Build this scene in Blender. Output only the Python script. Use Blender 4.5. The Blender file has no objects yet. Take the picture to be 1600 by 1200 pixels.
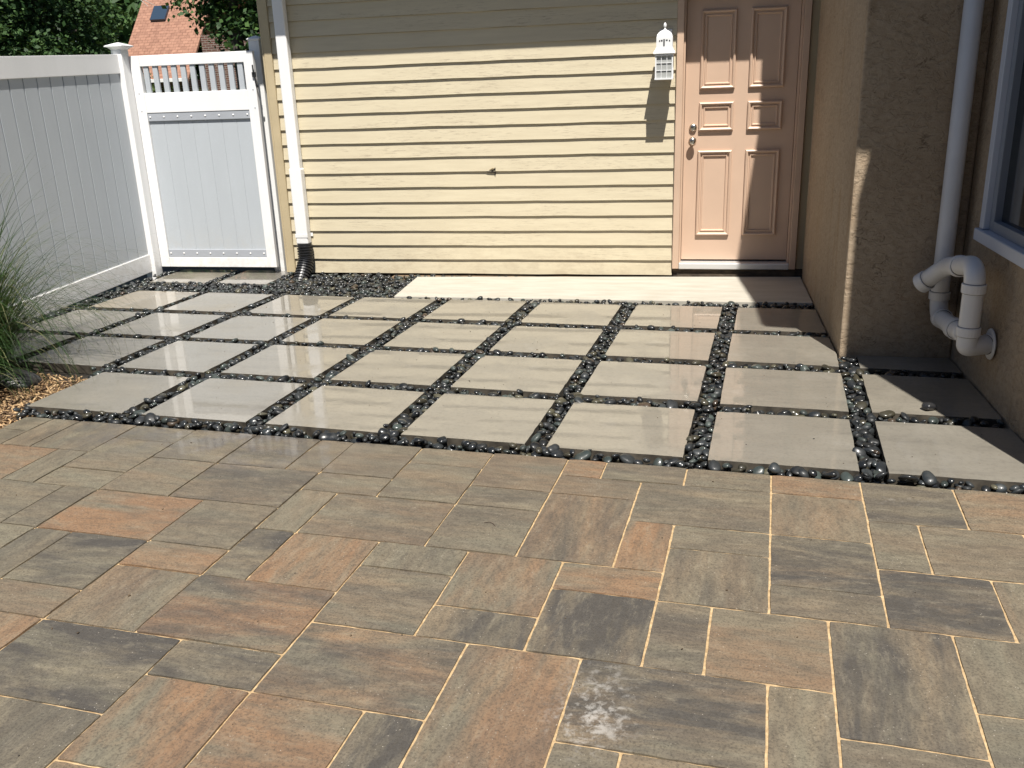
import bpy, bmesh, math, random
import numpy as np
from mathutils import Vector, Matrix

random.seed(11)
RNG = np.random.default_rng(11)
scene = bpy.context.scene
COL = scene.collection

# ------------------------------------------------------------------ camera
F, YAW, PITCH, ROLL = 1402.27, 0.214654, 0.319043, -0.035292
cam_data = bpy.data.cameras.new("camera")
cam = bpy.data.objects.new("camera", cam_data)
COL.objects.link(cam)
ca, sa = math.cos(YAW), math.sin(YAW)
fw = Vector((-sa * math.cos(PITCH), ca * math.cos(PITCH), -math.sin(PITCH)))
rt = Vector((ca, sa, 0))
up = rt.cross(fw)
r2 = rt * math.cos(ROLL) + up * math.sin(ROLL)
u2 = -rt * math.sin(ROLL) + up * math.cos(ROLL)
m = Matrix((r2, u2, -fw)).transposed().to_4x4()
m.translation = Vector((2.0925, -3.8176, 1.5434))
cam.matrix_world = m
cam_data.sensor_width = 36.0
cam_data.lens = 36.0 * F / 1600.0
cam_data.clip_start = 0.05
cam_data.clip_end = 500
scene.camera = cam

# ------------------------------------------------------------------ sky and sun
SUN_DIR = Vector((-0.32, 1.0, -1.95)).normalized()
world = bpy.data.worlds.new("World")
scene.world = world
world.use_nodes = True
wn = world.node_tree
bg = wn.nodes["Background"]
sky = wn.nodes.new("ShaderNodeTexSky")
sky.sky_type = 'NISHITA'
sky.sun_disc = False
sky.sun_elevation = math.asin(-SUN_DIR.z)
sky.sun_rotation = math.atan2(-SUN_DIR.x, -SUN_DIR.y)
sky.air_density = 0.8
sky.dust_density = 0.4
wn.links.new(sky.outputs[0], bg.inputs[0])
bg.inputs[1].default_value = 0.05
sun_data = bpy.data.lights.new("sun", 'SUN')
sun_data.energy = 5.0
sun_data.angle = math.radians(0.5)
sun_data.color = (1.0, 0.955, 0.88)
sun = bpy.data.objects.new("sun", sun_data)
COL.objects.link(sun)
sun.rotation_euler = SUN_DIR.to_track_quat('-Z', 'Y').to_euler()
vs = scene.view_settings
vs.view_transform = 'Standard'
vs.look = 'None'
vs.gamma = 1
vs.use_curve_mapping = False
vs.exposure = 0.72

# ------------------------------------------------------------------ material tools
class MT:
    """small node-tree writer"""
    def __init__(s, name):
        s.m = bpy.data.materials.new(name)
        s.m.use_nodes = True
        s.t = s.m.node_tree
        s.b = s.t.nodes["Principled BSDF"]
    def n(s, typ, **kw):
        nd = s.t.nodes.new(typ)
        for k, v in kw.items():
            setattr(nd, k, v)
        return nd
    def l(s, a, b):
        s.t.links.new(a, b)
    def setv(s, sock, v):
        if hasattr(v, 'is_output') or isinstance(v, bpy.types.NodeSocket):
            s.l(v, sock)
        else:
            if isinstance(v, (tuple, list)) and len(v) == 3 and sock.type == 'RGBA':
                v = (*v, 1)
            sock.default_value = v
    def P(s, **kw):
        names = dict(color='Base Color', rough='Roughness', metal='Metallic', coat='Coat Weight', coatr='Coat Roughness',
                     spec='Specular IOR Level', trans='Transmission Weight', normal='Normal', coatn='Coat Normal', coatior='Coat IOR', ior='IOR', sss='Subsurface Weight')
        for k, v in kw.items():
            s.setv(s.b.inputs[names[k]], v)
        return s.m
    def coord(s, which='Object', scale=(1, 1, 1), off=None, rot=(0, 0, 0)):
        tc = s.n('ShaderNodeTexCoord') if which != 'World' else None
        mp = s.n('ShaderNodeMapping')
        if which == 'World':
            g = s.n('ShaderNodeNewGeometry')
            s.l(g.outputs['Position'], mp.inputs[0])
        else:
            s.l(tc.outputs[which], mp.inputs[0])
        mp.inputs['Scale'].default_value = scale
        mp.inputs['Rotation'].default_value = rot
        if off is not None:
            s.setv(mp.inputs['Location'], off)
        return mp.outputs[0]
    def noise(s, vec, scale=5, detail=4, rough=.55, dist=0, out=0):
        nd = s.n('ShaderNodeTexNoise')
        s.l(vec, nd.inputs['Vector'])
        nd.inputs['Scale'].default_value = scale
        nd.inputs['Detail'].default_value = detail
        nd.inputs['Roughness'].default_value = rough
        nd.inputs['Distortion'].default_value = dist
        return nd.outputs[out]
    def vor(s, vec, scale=5, feature='F1', out=0, rand=1):
        nd = s.n('ShaderNodeTexVoronoi', feature=feature)
        s.l(vec, nd.inputs['Vector'])
        nd.inputs['Scale'].default_value = scale
        nd.inputs['Randomness'].default_value = rand
        return nd.outputs[out]
    def ramp(s, fac, stops, mode='LINEAR'):
        nd = s.n('ShaderNodeValToRGB')
        cr = nd.color_ramp
        cr.interpolation = mode
        while len(cr.elements) < len(stops):
            cr.elements.new(0.5)
        for e, (p, c) in zip(cr.elements, stops):
            e.position = p
            e.color = (*c, 1) if isinstance(c, (tuple, list)) else (c, c, c, 1)
        s.setv(nd.inputs[0], fac)
        return nd.outputs[0]
    def mix(s, fac, a, b, mode='MIX'):
        nd = s.n('ShaderNodeMix', data_type='RGBA', blend_type=mode)
        s.setv(nd.inputs['Factor'], fac)
        s.setv(nd.inputs[6], a)
        s.setv(nd.inputs[7], b)
        return nd.outputs[2]
    def math(s, op, a, b=None, clamp=False):
        nd = s.n('ShaderNodeMath', operation=op, use_clamp=clamp)
        s.setv(nd.inputs[0], a)
        if b is not None:
            s.setv(nd.inputs[1], b)
        return nd.outputs[0]
    def vmath(s, op, a, b):
        nd = s.n('ShaderNodeVectorMath', operation=op)
        s.setv(nd.inputs[0], a)
        s.setv(nd.inputs[1], b)
        return nd.outputs[0]
    def bump(s, h, strength=.3, dist=.01, normal=None):
        nd = s.n('ShaderNodeBump')
        nd.inputs['Strength'].default_value = strength
        nd.inputs['Distance'].default_value = dist
        s.l(h, nd.inputs['Height'])
        if normal is not None:
            s.l(normal, nd.inputs['Normal'])
        return nd.outputs[0]
    def rnd(s):
        oi = s.n('ShaderNodeObjectInfo')
        return oi
    def roff(s, k=37.0):
        """vector offset different for each object"""
        oi = s.rnd()
        c = s.n('ShaderNodeCombineXYZ')
        a = s.math('MULTIPLY', oi.outputs['Random'], k)
        b = s.math('MULTIPLY', oi.outputs['Random'], k * 1.7)
        s.l(a, c.inputs[0]); s.l(b, c.inputs[1]); s.l(a, c.inputs[2])
        return c.outputs[0]

def M_paint(name, col, rough=.45, dirt=.12, bump=.05, scale=30):
    t = MT(name)
    v = t.coord('Object')
    n1 = t.noise(v, 3.0, 5)
    n2 = t.noise(v, scale, 3)
    dark = tuple(c * (1 - dirt) for c in col)
    c = t.mix(t.ramp(n1, [(.35, 0.0), (.7, 1.0)]), dark, col)
    return t.P(color=c, rough=t.math('ADD', t.math('MULTIPLY', n2, .15), rough - .07), normal=t.bump(n2, bump, .002))

def M_vinyl(name, col, rough=.32):
    t = MT(name)
    w = t.coord('World')
    wz = t.n('ShaderNodeSeparateXYZ'); t.l(w, wz.inputs[0])
    low = t.ramp(wz.outputs[2], [(0.0, 1.0), (.45, 0.0)])
    n1 = t.noise(t.coord('World', (2, 2, .5)), 2.2, 6, .65)
    sp = t.noise(w, 70, 3, .6)
    c = t.mix(t.ramp(n1, [(.35, .16), (.65, 0.0)]), col, tuple(x * .72 for x in col))
    c = t.mix(t.math('MULTIPLY', low, t.ramp(t.noise(w, 16, 7, .7), [(.42, .05), (.66, .45)])), c, tuple(x * .62 for x in (.72, .66, .56)))
    c = t.mix(t.ramp(sp, [(.60, 0.0), (.68, .14)]), c, tuple(min(1, x * 1.35) for x in col))
    return t.P(color=c, rough=t.math('ADD', rough - .06, t.math('MULTIPLY', n1, .16)), normal=t.bump(sp, .06, .002))

def M_siding():
    t = MT('siding_cream_paint')
    v = t.coord('Object', off=t.roff())
    streak = t.noise(t.coord('Object', (1.2, 8, 14), off=t.roff()), 2.2, 6, .65)
    scuff = t.noise(t.coord('Object', (3, 20, 40), off=t.roff(91)), 3.2, 8, .75)
    patch = t.noise(t.coord('Object', (.8, 1, 3), off=t.roff(51)), 1.3, 3)
    base = t.mix(t.ramp(streak, [(.3, 0.0), (.75, 1.0)]), (.490, .428, .305), (.560, .497, .360))
    m_ = t.math('MULTIPLY', t.ramp(scuff, [(.535, 0.0), (.63, 1.0)]), t.ramp(patch, [(.45, 0.0), (.60, 1.0)]))
    c = t.mix(t.math('MULTIPLY', m_, .7), base, (.26, .21, .155))
    pale = t.noise(t.coord('Object', (6, 20, 30), off=t.roff(17)), 4, 6, .7)
    c = t.mix(t.math('MULTIPLY', t.ramp(pale, [(.66, 0.0), (.72, 1.0)]), .35), c, (.75, .68, .55))
    g = t.noise(t.coord('Object', (2, 30, 60)), 8, 4)
    wz = t.n('ShaderNodeSeparateXYZ'); t.l(t.coord('World'), wz.inputs[0])
    splash = t.math('MULTIPLY', t.ramp(wz.outputs[2], [(0.0, .75), (.42, 0.0)]), t.ramp(t.noise(t.coord('World', (3, 3, 5)), 3, 7, .7), [(.45, 0.0), (.62, 1.0)]), True)
    c = t.mix(t.math('MULTIPLY', splash, .45), c, (.30, .24, .165))
    return t.P(color=c, rough=.5, normal=t.bump(g, .12, .002))

def M_stucco():
    t = MT('stucco_rough_tan')
    v = t.coord('World')
    big = t.noise(t.coord('World', (1, 1, 1)), 1.3, 4)
    vw = t.coord('World', (1, 1, 1.5))
    n1 = t.noise(vw, 19, 7, .6, .9)
    n2 = t.noise(v, 110, 4, .7)
    n3 = t.noise(vw, 30, 5, .6, .6)
    plate = t.ramp(n1, [(.40, 0.0), (.47, .75), (.60, 1.0)])
    lip = t.ramp(n1, [(.415, 0.0), (.435, 1.0), (.455, 0.0)])
    lipm = t.math('MULTIPLY', lip, t.ramp(t.noise(v, 8, 3), [(.55, 0.0), (.66, 1.0)]))
    h = t.math('ADD', t.math('MULTIPLY', plate, .28), t.math('ADD', t.math('MULTIPLY', n2, .34), t.math('MULTIPLY', n3, .38)))
    h = t.math('SUBTRACT', h, t.math('MULTIPLY', lipm, .3))
    c = t.mix(t.ramp(big, [(.3, 0.0), (.7, 1.0)]), (.35, .268, .185), (.42, .333, .24))
    c = t.mix(t.ramp(n3, [(.3, .5), (.6, 0.0)]), c, (.22, .155, .10))
    stain = t.noise(t.coord('World', (5, 5, .9)), 1.1, 4)
    c = t.mix(t.ramp(stain, [(.56, 0.0), (.72, .45)]), c, (.25, .145, .06))
    c = t.mix(t.math('MULTIPLY', lipm, .35), c, (.06, .04, .025))
    return t.P(color=c, rough=.9, spec=.2, normal=t.bump(h, .9, .011))

def M_paver():
    t = MT('concrete_paver_blend')
    oi = t.rnd()
    sep = t.n('ShaderNodeSeparateColor')
    t.l(oi.outputs['Color'], sep.inputs[0])
    orange, dark, direc = sep.outputs[0], sep.outputs[1], sep.outputs[2]
    off = t.roff(53)
    vx = t.coord('Object', (1.3, 4.6, 1), off=off)
    vy = t.coord('Object', (4.6, 1.3, 1), off=off)
    v = t.n('ShaderNodeMix', data_type='VECTOR')
    t.setv(v.inputs[0], direc); t.l(vx, v.inputs[4]); t.l(vy, v.inputs[5])
    sv = v.outputs[1]
    vo = t.coord('Object', off=off)
    s1 = t.noise(sv, 1.15, 7, .62, .35)
    s2 = t.noise(t.vmath('ADD', sv, (7.3, 2.1, 0)), 1.3, 8, .66, .4)
    gr = t.noise(vo, 140, 3, .7)
    gr2 = t.noise(vo, 26, 5, .7)
    base = t.mix(gr2, (.130, .108, .074), (.200, .168, .118))
    base = t.mix(t.ramp(t.noise(t.vmath('ADD', sv, (3.3, 9.1, 0)), 2.2, 4), [(.4, 0.0), (.65, .7)]), base, (.160, .148, .108))
    ofac = t.math('MULTIPLY', t.ramp(s1, [(.39, 0.0), (.60, 1.0)]), t.math('MULTIPLY', orange, 1.25), True)
    c = t.mix(ofac, base, t.mix(gr2, (.195, .112, .060), (.255, .158, .092)))
    dfac = t.math('MULTIPLY', t.ramp(s2, [(.38, 0.0), (.62, 1.0)]), t.math('MULTIPLY', dark, 1.25), True)
    c = t.mix(dfac, c, t.mix(gr2, (.044, .041, .038), (.086, .077, .066)))
    c = t.mix(t.ramp(gr, [(.36, .5), (.52, 0.0)]), c, (.035, .030, .025))
    c = t.mix(t.ramp(gr2, [(.58, 0.0), (.76, .25)]), c, (.22, .195, .155))
    mott = t.noise(t.vmath('ADD', sv, (11.0, 4.0, 0)), 7.5, 9, .78, .25)
    c = t.mix(t.ramp(mott, [(.38, .42), (.50, 0.0)]), c, (.058, .050, .040))
    c = t.mix(t.ramp(mott, [(.54, 0.0), (.68, .35)]), c, (.27, .235, .17))
    # white specks and lime bloom
    sp = t.vor(vo, 64)
    spm = t.math('MULTIPLY', t.ramp(sp, [(.07, 1.0), (.12, 0.0)]), t.ramp(t.noise(vo, 9, 3), [(.50, 0.0), (.56, 1.0)]))
    c = t.mix(t.math('MULTIPLY', spm, .6), c, (.42, .38, .32))
    w = t.coord('World')
    def blob(x, y, r, sx=1.0, sy=1.0):
        d = t.vmath('MULTIPLY', t.vmath('SUBTRACT', w, (x, y, 0)), (sx, sy, 0))
        nd = t.n('ShaderNodeVectorMath', operation='LENGTH')
        t.l(d, nd.inputs[0])
        return t.ramp(nd.outputs['Value'], [(0.0, 1.0), (r, 0.0)])
    bl = t.math('ADD', t.math('MULTIPLY', blob(1.86, -1.80, .17, 1, .7), .7), t.math('ADD', t.math('MULTIPLY', blob(2.83, -.44, .20, .7, 2.6), .3), t.math('MULTIPLY', blob(1.85, -1.93, .16), .6)))
    wn1 = t.noise(w, 38, 8, .66, .2)
    lime = t.math('MULTIPLY', t.ramp(t.math('ADD', wn1, t.math('MULTIPLY', bl, .10)), [(.55, 0.0), (.70, .8)]), bl, True)
    c = t.mix(t.math('MULTIPLY', lime, .8), c, (.44, .42, .39))
    # wetness near the pebble strip
    sx = t.n('ShaderNodeSeparateXYZ'); t.l(w, sx.inputs[0])
    yy = t.math('ADD', sx.outputs[1], t.math('MULTIPLY', sx.outputs[0], .07))
    wet = t.math('MULTIPLY', t.ramp(t.math('ADD', yy, 1.0), [(.42, 0.0), (.74, 1.0)]), t.ramp(sx.outputs[0], [(.25, 1.0), (1.0, 0.15)]))
    wet = t.math('MULTIPLY', wet, t.ramp(t.noise(w, 4.5, 4), [(.40, 0.0), (.55, 1.0)]), True)
    c = t.mix(t.math('MULTIPLY', wet, .25), c, (.07, .06, .065))
    h = t.math('ADD', t.math('MULTIPLY', gr, .6), gr2)
    return t.P(color=c, rough=t.math('SUBTRACT', .62, t.math('MULTIPLY', wet, .2)), coat=t.math('MULTIPLY', wet, .8), coatr=.05,
               normal=t.bump(h, .28, .003), spec=.4)

def M_slab():
    t = MT('concrete_slab_wet')
    off = t.roff(71)
    v = t.coord('Object', off=off)
    vx = t.coord('Object', (1.0, 5.5, 1), off=off)
    s1 = t.noise(vx, 1.3, 6, .6, .2)
    s2 = t.noise(t.vmath('ADD', vx, (5, 3, 0)), 2.4, 9, .72, .15)
    gr = t.noise(v, 60, 4, .7)
    oi = t.rnd()
    base = t.mix(s1, (.186, .172, .143), (.242, .226, .193))
    sep = t.n('ShaderNodeSeparateColor'); t.l(oi.outputs['Color'], sep.inputs[0])
    base = t.mix(t.math('MULTIPLY', sep.outputs[0], .5), base, (.31, .245, .15))
    base = t.mix(t.math('MULTIPLY', sep.outputs[1], .6), base, (.11, .106, .10))
    c = t.mix(t.ramp(s2, [(.52, 0.0), (.70, .50)]), base, (.125, .116, .10))
    w = t.coord('World')
    cl = t.noise(w, 1.7, 4, .6)
    c = t.mix(t.ramp(cl, [(.35, .16), (.6, 0.0)]), c, (.15, .14, .12))
    dr = t.noise(w, 3.1, 7, .7)
    c = t.mix(t.ramp(dr, [(.58, 0.0), (.66, .35)]), c, (.27, .255, .225))
    c = t.mix(t.ramp(gr, [(.38, .22), (.5, 0.0)]), c, (.09, .08, .066))
    wet = t.ramp(t.noise(w, 2.4, 4, .6), [(.34, 0.45), (.50, 1.0)])
    r = t.math('ADD', .035, t.math('MULTIPLY', t.math('SUBTRACT', 1.0, wet), .3))
    hb = t.math('ADD', gr, t.math('MULTIPLY', t.noise(v, 7, 3), 1.5))
    return t.P(color=c, rough=.5, coat=wet, coatr=r, normal=t.bump(hb, .12, .002), coatn=t.bump(t.noise(w, 5, 3), .05, .004), coatior=1.62)

def M_noise2(name, a, b, scale=20, rough=.8, bump=.4, bd=.004, lo=.35, hi=.65, coat=0.0, which='Object', stretch=(1, 1, 1), detail=6):
    t = MT(name)
    v = t.coord(which, stretch)
    n_ = t.noise(v, scale, detail, .6)
    return t.P(color=t.mix(t.ramp(n_, [(lo, 0.0), (hi, 1.0)]), a, b), rough=rough, coat=coat, coatr=.1, normal=t.bump(n_, bump, bd))

def M_pebble(name, use_attr):
    t = MT(name)
    if use_attr:
        a = t.n('ShaderNodeAttribute', attribute_name='Col')
        col = a.outputs['Color']
        v = t.coord('World')
    else:
        oi = t.rnd()
        col = oi.outputs['Color']
        v = t.coord('Object', off=t.roff())
    n1 = t.noise(v, 55, 4, .6)
    c = t.mix(t.ramp(n1, [(.35, .5), (.6, 0.0)]), col, t.mix(.6, col, (.008, .009, .009)))
    c = t.mix(t.ramp(t.noise(v, 160, 2), [(.62, 0.0), (.7, .3)]), c, (.08, .08, .075))
    rr_ = t.noise(t.coord('World'), 23, 2)
    dry = t.ramp(rr_, [(.42, 0.0), (.58, 1.0)])
    c = t.mix(t.math('MULTIPLY', dry, .15), c, t.mix(.5, c, (.10, .098, .088)))
    return t.P(color=c, rough=t.math('ADD', .30, t.math('MULTIPLY', dry, .2)), coat=t.math('SUBTRACT', .45, t.math('MULTIPLY', dry, .35)), coatr=.12, spec=.35, normal=t.bump(n1, .1, .002))

def M_leaf(name, cols, trans=.35, rough=.45):
    t = MT(name)
    a = t.n('ShaderNodeAttribute', attribute_name='Col')
    sp = t.n('ShaderNodeSeparateColor'); t.l(a.outputs['Color'], sp.inputs[0])
    c = t.ramp(sp.outputs[0], [(0.0, cols[0]), (.5, cols[1]), (1.0, cols[2])])
    t.P(color=c, rough=rough, spec=.25)
    tr = t.n('ShaderNodeBsdfTranslucent')
    t.l(t.mix(.5, c, (.10, .16, .03), 'MIX'), tr.inputs[0])
    ms = t.n('ShaderNodeMixShader')
    ms.inputs[0].default_value = trans
    t.l(t.b.outputs[0], ms.inputs[1]); t.l(tr.outputs[0], ms.inputs[2])
    out = [n for n in t.t.nodes if n.type == 'OUTPUT_MATERIAL'][0]
    t.l(ms.outputs[0], out.inputs[0])
    return t.m

MAT = {}
MAT['siding'] = M_siding()
MAT['trim'] = M_paint('trim_cream_paint', (.50, .41, .26), .5, .15)
MAT['soffit'] = M_paint('soffit_cream_paint', (.55, .48, .36), .6, .1)
MAT['white'] = M_vinyl('white_vinyl', (.78, .78, .78))
MAT['whitepaint'] = M_paint('white_enamel_metal', (.76, .77, .78), .35, .08, .03)
MAT['greyvinyl'] = M_vinyl('grey_vinyl', (.43, .46, .49), .36)
MAT['greybatten'] = M_paint('grey_batten', (.36, .38, .415), .4, .08, .03)
MAT['pvc'] = M_paint('pvc_pipe_white', (.74, .72, .70), .35, .14, .03)
MAT['door'] = M_paint('door_peach_paint', (.565, .405, .30), .42, .07, .04, 60)
MAT['doorframe'] = M_paint('door_frame_peach_paint', (.55, .395, .29), .45, .12, .05, 40)
MAT['stucco'] = M_stucco()
MAT['paver'] = M_paver()
MAT['slab'] = M_slab()
MAT['sand'] = M_noise2('joint_sand', (.30, .20, .10), (.50, .365, .205), 45, .95, .6, .004)
MAT['soil'] = M_noise2('dark_wet_soil', (.018, .016, .014), (.05, .043, .035), 40, .6, .6, .01)
MAT['foundation'] = M_noise2('dark_foundation', (.025, .02, .016), (.10, .075, .05), 9, .85, .5, .01, which='World', stretch=(1, 1, 3))
MAT['slabside'] = M_noise2('slab_side_wet_dirty', (.035, .030, .024), (.095, .082, .064), 14, .5, .3, .003)
MAT['pad'] = M_noise2('entry_pad_concrete', (.36, .335, .28), (.44, .415, .36), 3.0, .7, .05, .002, which='World', stretch=(1, 4, 1))
MAT['ledge'] = M_noise2('brown_footing', (.06, .04, .025), (.26, .18, .11), 3.5, .85, .5, .01, which='World', stretch=(1, 1, 1))
MAT['skyblocker'] = M_noise2('sky_blocker_brown', (.12, .10, .075), (.16, .135, .10), 3, .9, .2, .005)
MAT['mulchsoil'] = M_noise2('mulch_soil', (.07, .042, .02), (.22, .13, .06), 30, .95, .8, .02)
MAT['lawn'] = M_noise2('lawn_grass', (.035, .06, .018), (.07, .10, .03), 6, .9, .8, .03)
MAT['asphalt'] = M_noise2('asphalt', (.04, .04, .042), (.065, .065, .066), 90, .9, .4, .004)
MAT['boulder'] = M_noise2('boulder_dark_wet', (.010, .010, .011), (.035, .034, .034), 9, .4, .7, .015, coat=.25)
MAT['pebble'] = M_pebble('pebble_wet', False)
MAT['pebbles'] = M_pebble('pebble_wet_mass', True)
MAT['seam'] = M_paint('pipe_seam_dark', (.10, .09, .08), .6, .2, .03)  # thin dark line at both edges of each coupling
MAT['black'] = M_paint('black_plastic', (.018, .018, .02), .35, .2, .03)
MAT['iron'] = M_paint('black_latch_iron', (.02, .02, .022), .4, .2, .03)
MAT['roofing'] = M_noise2('shingle_grey', (.06, .055, .05), (.12, .11, .10), 20, .9, .5, .01)
MAT['sash'] = M_paint('window_sash_slate', (.20, .225, .27), .4, .08, .02)
MAT['winframe'] = M_paint('window_frame_white', (.50, .53, .60), .35, .06, .02)
MAT['bark'] = M_noise2('tree_bark', (.05, .04, .03), (.13, .11, .09), 14, .9, .8, .02, stretch=(1, 1, .3))
MAT['twig'] = M_noise2('twig_bark', (.05, .035, .025), (.10, .07, .05), 50, .8, .3, .002)
MAT['branch'] = M_noise2('bare_branch', (.26, .24, .21), (.40, .38, .34), 14, .9, .4, .01)
t = MT('brushed_nickel'); MAT['nickel'] = t.P(color=(.62, .58, .52), metal=1.0, rough=.25)
t = MT('aluminium_sill'); MAT['alu'] = t.P(color=(.70, .70, .70), metal=.6, rough=.4)
t = MT('dark_window_glass'); MAT['glass'] = t.P(color=(.012, .014, .016), rough=.04, spec=.8)
t = MT('skylight_glass'); MAT['skyglass'] = t.P(color=(.03, .05, .08), rough=.1, spec=.6)
t = MT('lantern_glass'); MAT['lampglass'] = t.P(color=(.36, .37, .36), rough=.3, spec=.6)
t = MT('torn_dark'); MAT['hole'] = t.P(color=(.015, .011, .008), rough=1)
def M_chip():
    t = MT('bark_chip')
    a = t.n('ShaderNodeAttribute', attribute_name='Col')
    v = t.coord('World', (1, 1, 1))
    n_ = t.noise(v, 120, 3)
    return t.P(color=t.mix(t.ramp(n_, [(.35, .5), (.6, 0.0)]), a.outputs['Color'], (.10, .055, .025)), rough=.85, normal=t.bump(n_, .4, .003))
MAT['chip'] = M_chip()
def M_blade():
    return M_leaf('grass_blade', [(.014, .034, .008), (.030, .066, .016), (.17, .17, .08)], .22, .5)
MAT['blade'] = M_blade()
MAT['leafdark'] = M_leaf('leaf_dark_green', [(.010, .026, .009), (.030, .070, .019), (.085, .15, .05)], .2, .6)
MAT['leafmaple'] = M_leaf('leaf_maple_green', [(.012, .030, .010), (.032, .078, .018), (.09, .16, .045)], .2, .6)
MAT['leafolive'] = M_leaf('leaf_olive_green', [(.03, .045, .015), (.06, .09, .025), (.11, .15, .05)], .25)
def M_shingle():
    t = MT('red_brown_shingles')
    b = t.n('ShaderNodeTexBrick')
    t.l(t.coord('UV'), b.inputs['Vector'])
    b.inputs['Scale'].default_value = 1.0
    b.inputs['Brick Width'].default_value = .22
    b.inputs['Row Height'].default_value = .13
    b.inputs['Mortar Size'].default_value = .012
    b.inputs['Color1'].default_value = (.30, .155, .105, 1)
    b.inputs['Color2'].default_value = (.22, .11, .075, 1)
    b.inputs['Mortar'].default_value = (.15, .07, .045, 1)
    n_ = t.noise(t.coord('Object'), 6, 6, .7)
    return t.P(color=t.mix(t.ramp(n_, [(.4, 0.0), (.7, .4)]), b.outputs[0], (.46, .26, .18)), rough=.9, normal=t.bump(b.outputs[1], -.4, .02))
MAT['redroof'] = M_shingle()
def M_brick():
    t = MT('red_brick')
    b = t.n('ShaderNodeTexBrick')
    t.l(t.coord('Object', (1, 1, 1), rot=(math.pi / 2, 0, 0)), b.inputs['Vector'])
    b.inputs['Scale'].default_value = 1.0
    b.inputs['Brick Width'].default_value = .22
    b.inputs['Row Height'].default_value = .075
    b.inputs['Mortar Size'].default_value = .01
    b.inputs['Color1'].default_value = (.12, .05, .035, 1)
    b.inputs['Color2'].default_value = (.09, .04, .03, 1)
    b.inputs['Mortar'].default_value = (.25, .22, .19, 1)
    return t.P(color=b.outputs[0], rough=.9)
MAT['brick'] = M_brick()

# ------------------------------------------------------------------ object tools
def link(name, data, parent=None, loc=None):
    o = bpy.data.objects.new(name, data)
    COL.objects.link(o)
    if loc is not None:
        o.location = loc
    if parent is not None:
        o.parent = parent
    return o

def mk(name, bm, mat, parent=None, loc=None, smooth=False, label=None):
    me = bpy.data.meshes.new(name)
    bm.normal_update()
    bm.to_mesh(me)
    bm.free()
    me.materials.append(MAT[mat] if isinstance(mat, str) else mat)
    if smooth:
        for p in me.polygons:
            p.use_smooth = True
    o = link(name, me, parent, loc)
    if label:
        o['label'] = label
    return o

def tag(o, label, cat, group=None):
    o['label'] = label
    o['category'] = cat
    if group:
        o['group'] = group
    return o

def empty(name, loc, label, cat, group=None):
    o = link(name, None, None, loc)
    return tag(o, label, cat, group)

def structure(o):
    o['kind'] = 'structure'
    return o

def box(bm, x0, x1, y0, y1, z0, z1, bevel=0, seg=1):
    r = bmesh.ops.create_cube(bm, size=1)
    vs_ = r['verts']
    for v in vs_:
        v.co = Vector(((x0 + x1) / 2 + v.co.x * (x1 - x0), (y0 + y1) / 2 + v.co.y * (y1 - y0), (z0 + z1) / 2 + v.co.z * (z1 - z0)))
    if bevel:
        es = list({e for v in vs_ for e in v.link_edges})
        bmesh.ops.bevel(bm, geom=es, offset=bevel, segments=seg, affect='EDGES', profile=.5)
    return bm

def B(x0, x1, y0, y1, z0, z1, bevel=0, seg=1):
    return box(bmesh.new(), x0, x1, y0, y1, z0, z1, bevel, seg)

def local(o_loc, bm):
    bmesh.ops.translate(bm, verts=bm.verts, vec=-Vector(o_loc))
    return bm

def tube(bm, pts, rad, n=20, caps=True, rads=None):
    """sweep a circle along points with parallel transport"""
    P_ = [Vector(p) for p in pts]
    T_ = []
    for i in range(len(P_)):
        a = P_[max(i - 1, 0)]; b = P_[min(i + 1, len(P_) - 1)]
        T_.append((b - a).normalized())
    nrm = T_[0].orthogonal().normalized()
    rings = []
    for i, p in enumerate(P_):
        if i:
            q_ = T_[i - 1].rotation_difference(T_[i])
            nrm = (q_ @ nrm).normalized()
        bi = T_[i].cross(nrm)
        r = rads[i] if rads else rad
        rings.append([bm.verts.new(p + (nrm * math.cos(k * 2 * math.pi / n) + bi * math.sin(k * 2 * math.pi / n)) * r) for k in range(n)])
    for a, b in zip(rings, rings[1:]):
        for k in range(n):
            bm.faces.new((a[k], a[(k + 1) % n], b[(k + 1) % n], b[k]))
    if caps:
        bm.faces.new(rings[0][::-1]); bm.faces.new(rings[-1])
    return bm

def lathe(bm, prof, center, axis='z', n=24, sq=False):
    """prof: (radius, height) pairs"""
    c = Vector(center)
    rings = []
    nn = 4 if sq else n
    for r, h in prof:
        ring = []
        for k in range(nn):
            a = 2 * math.pi * (k + (.5 if sq else 0)) / nn
            rr = r * (math.sqrt(2) if sq else 1)
            if axis == 'z':
                co = Vector((rr * math.cos(a), rr * math.sin(a), h))
            elif axis == 'y':
                co = Vector((rr * math.cos(a), -h, rr * math.sin(a)))
            else:
                co = Vector((h, rr * math.cos(a), rr * math.sin(a)))
            ring.append(bm.verts.new(c + co))
        rings.append(ring)
    for a, b in zip(rings, rings[1:]):
        for k in range(nn):
            bm.faces.new((a[k], a[(k + 1) % nn], b[(k + 1) % nn], b[k]))
    bm.faces.new(rings[0][::-1]); bm.faces.new(rings[-1])
    bmesh.ops.recalc_face_normals(bm, faces=bm.faces)
    return bm

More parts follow.
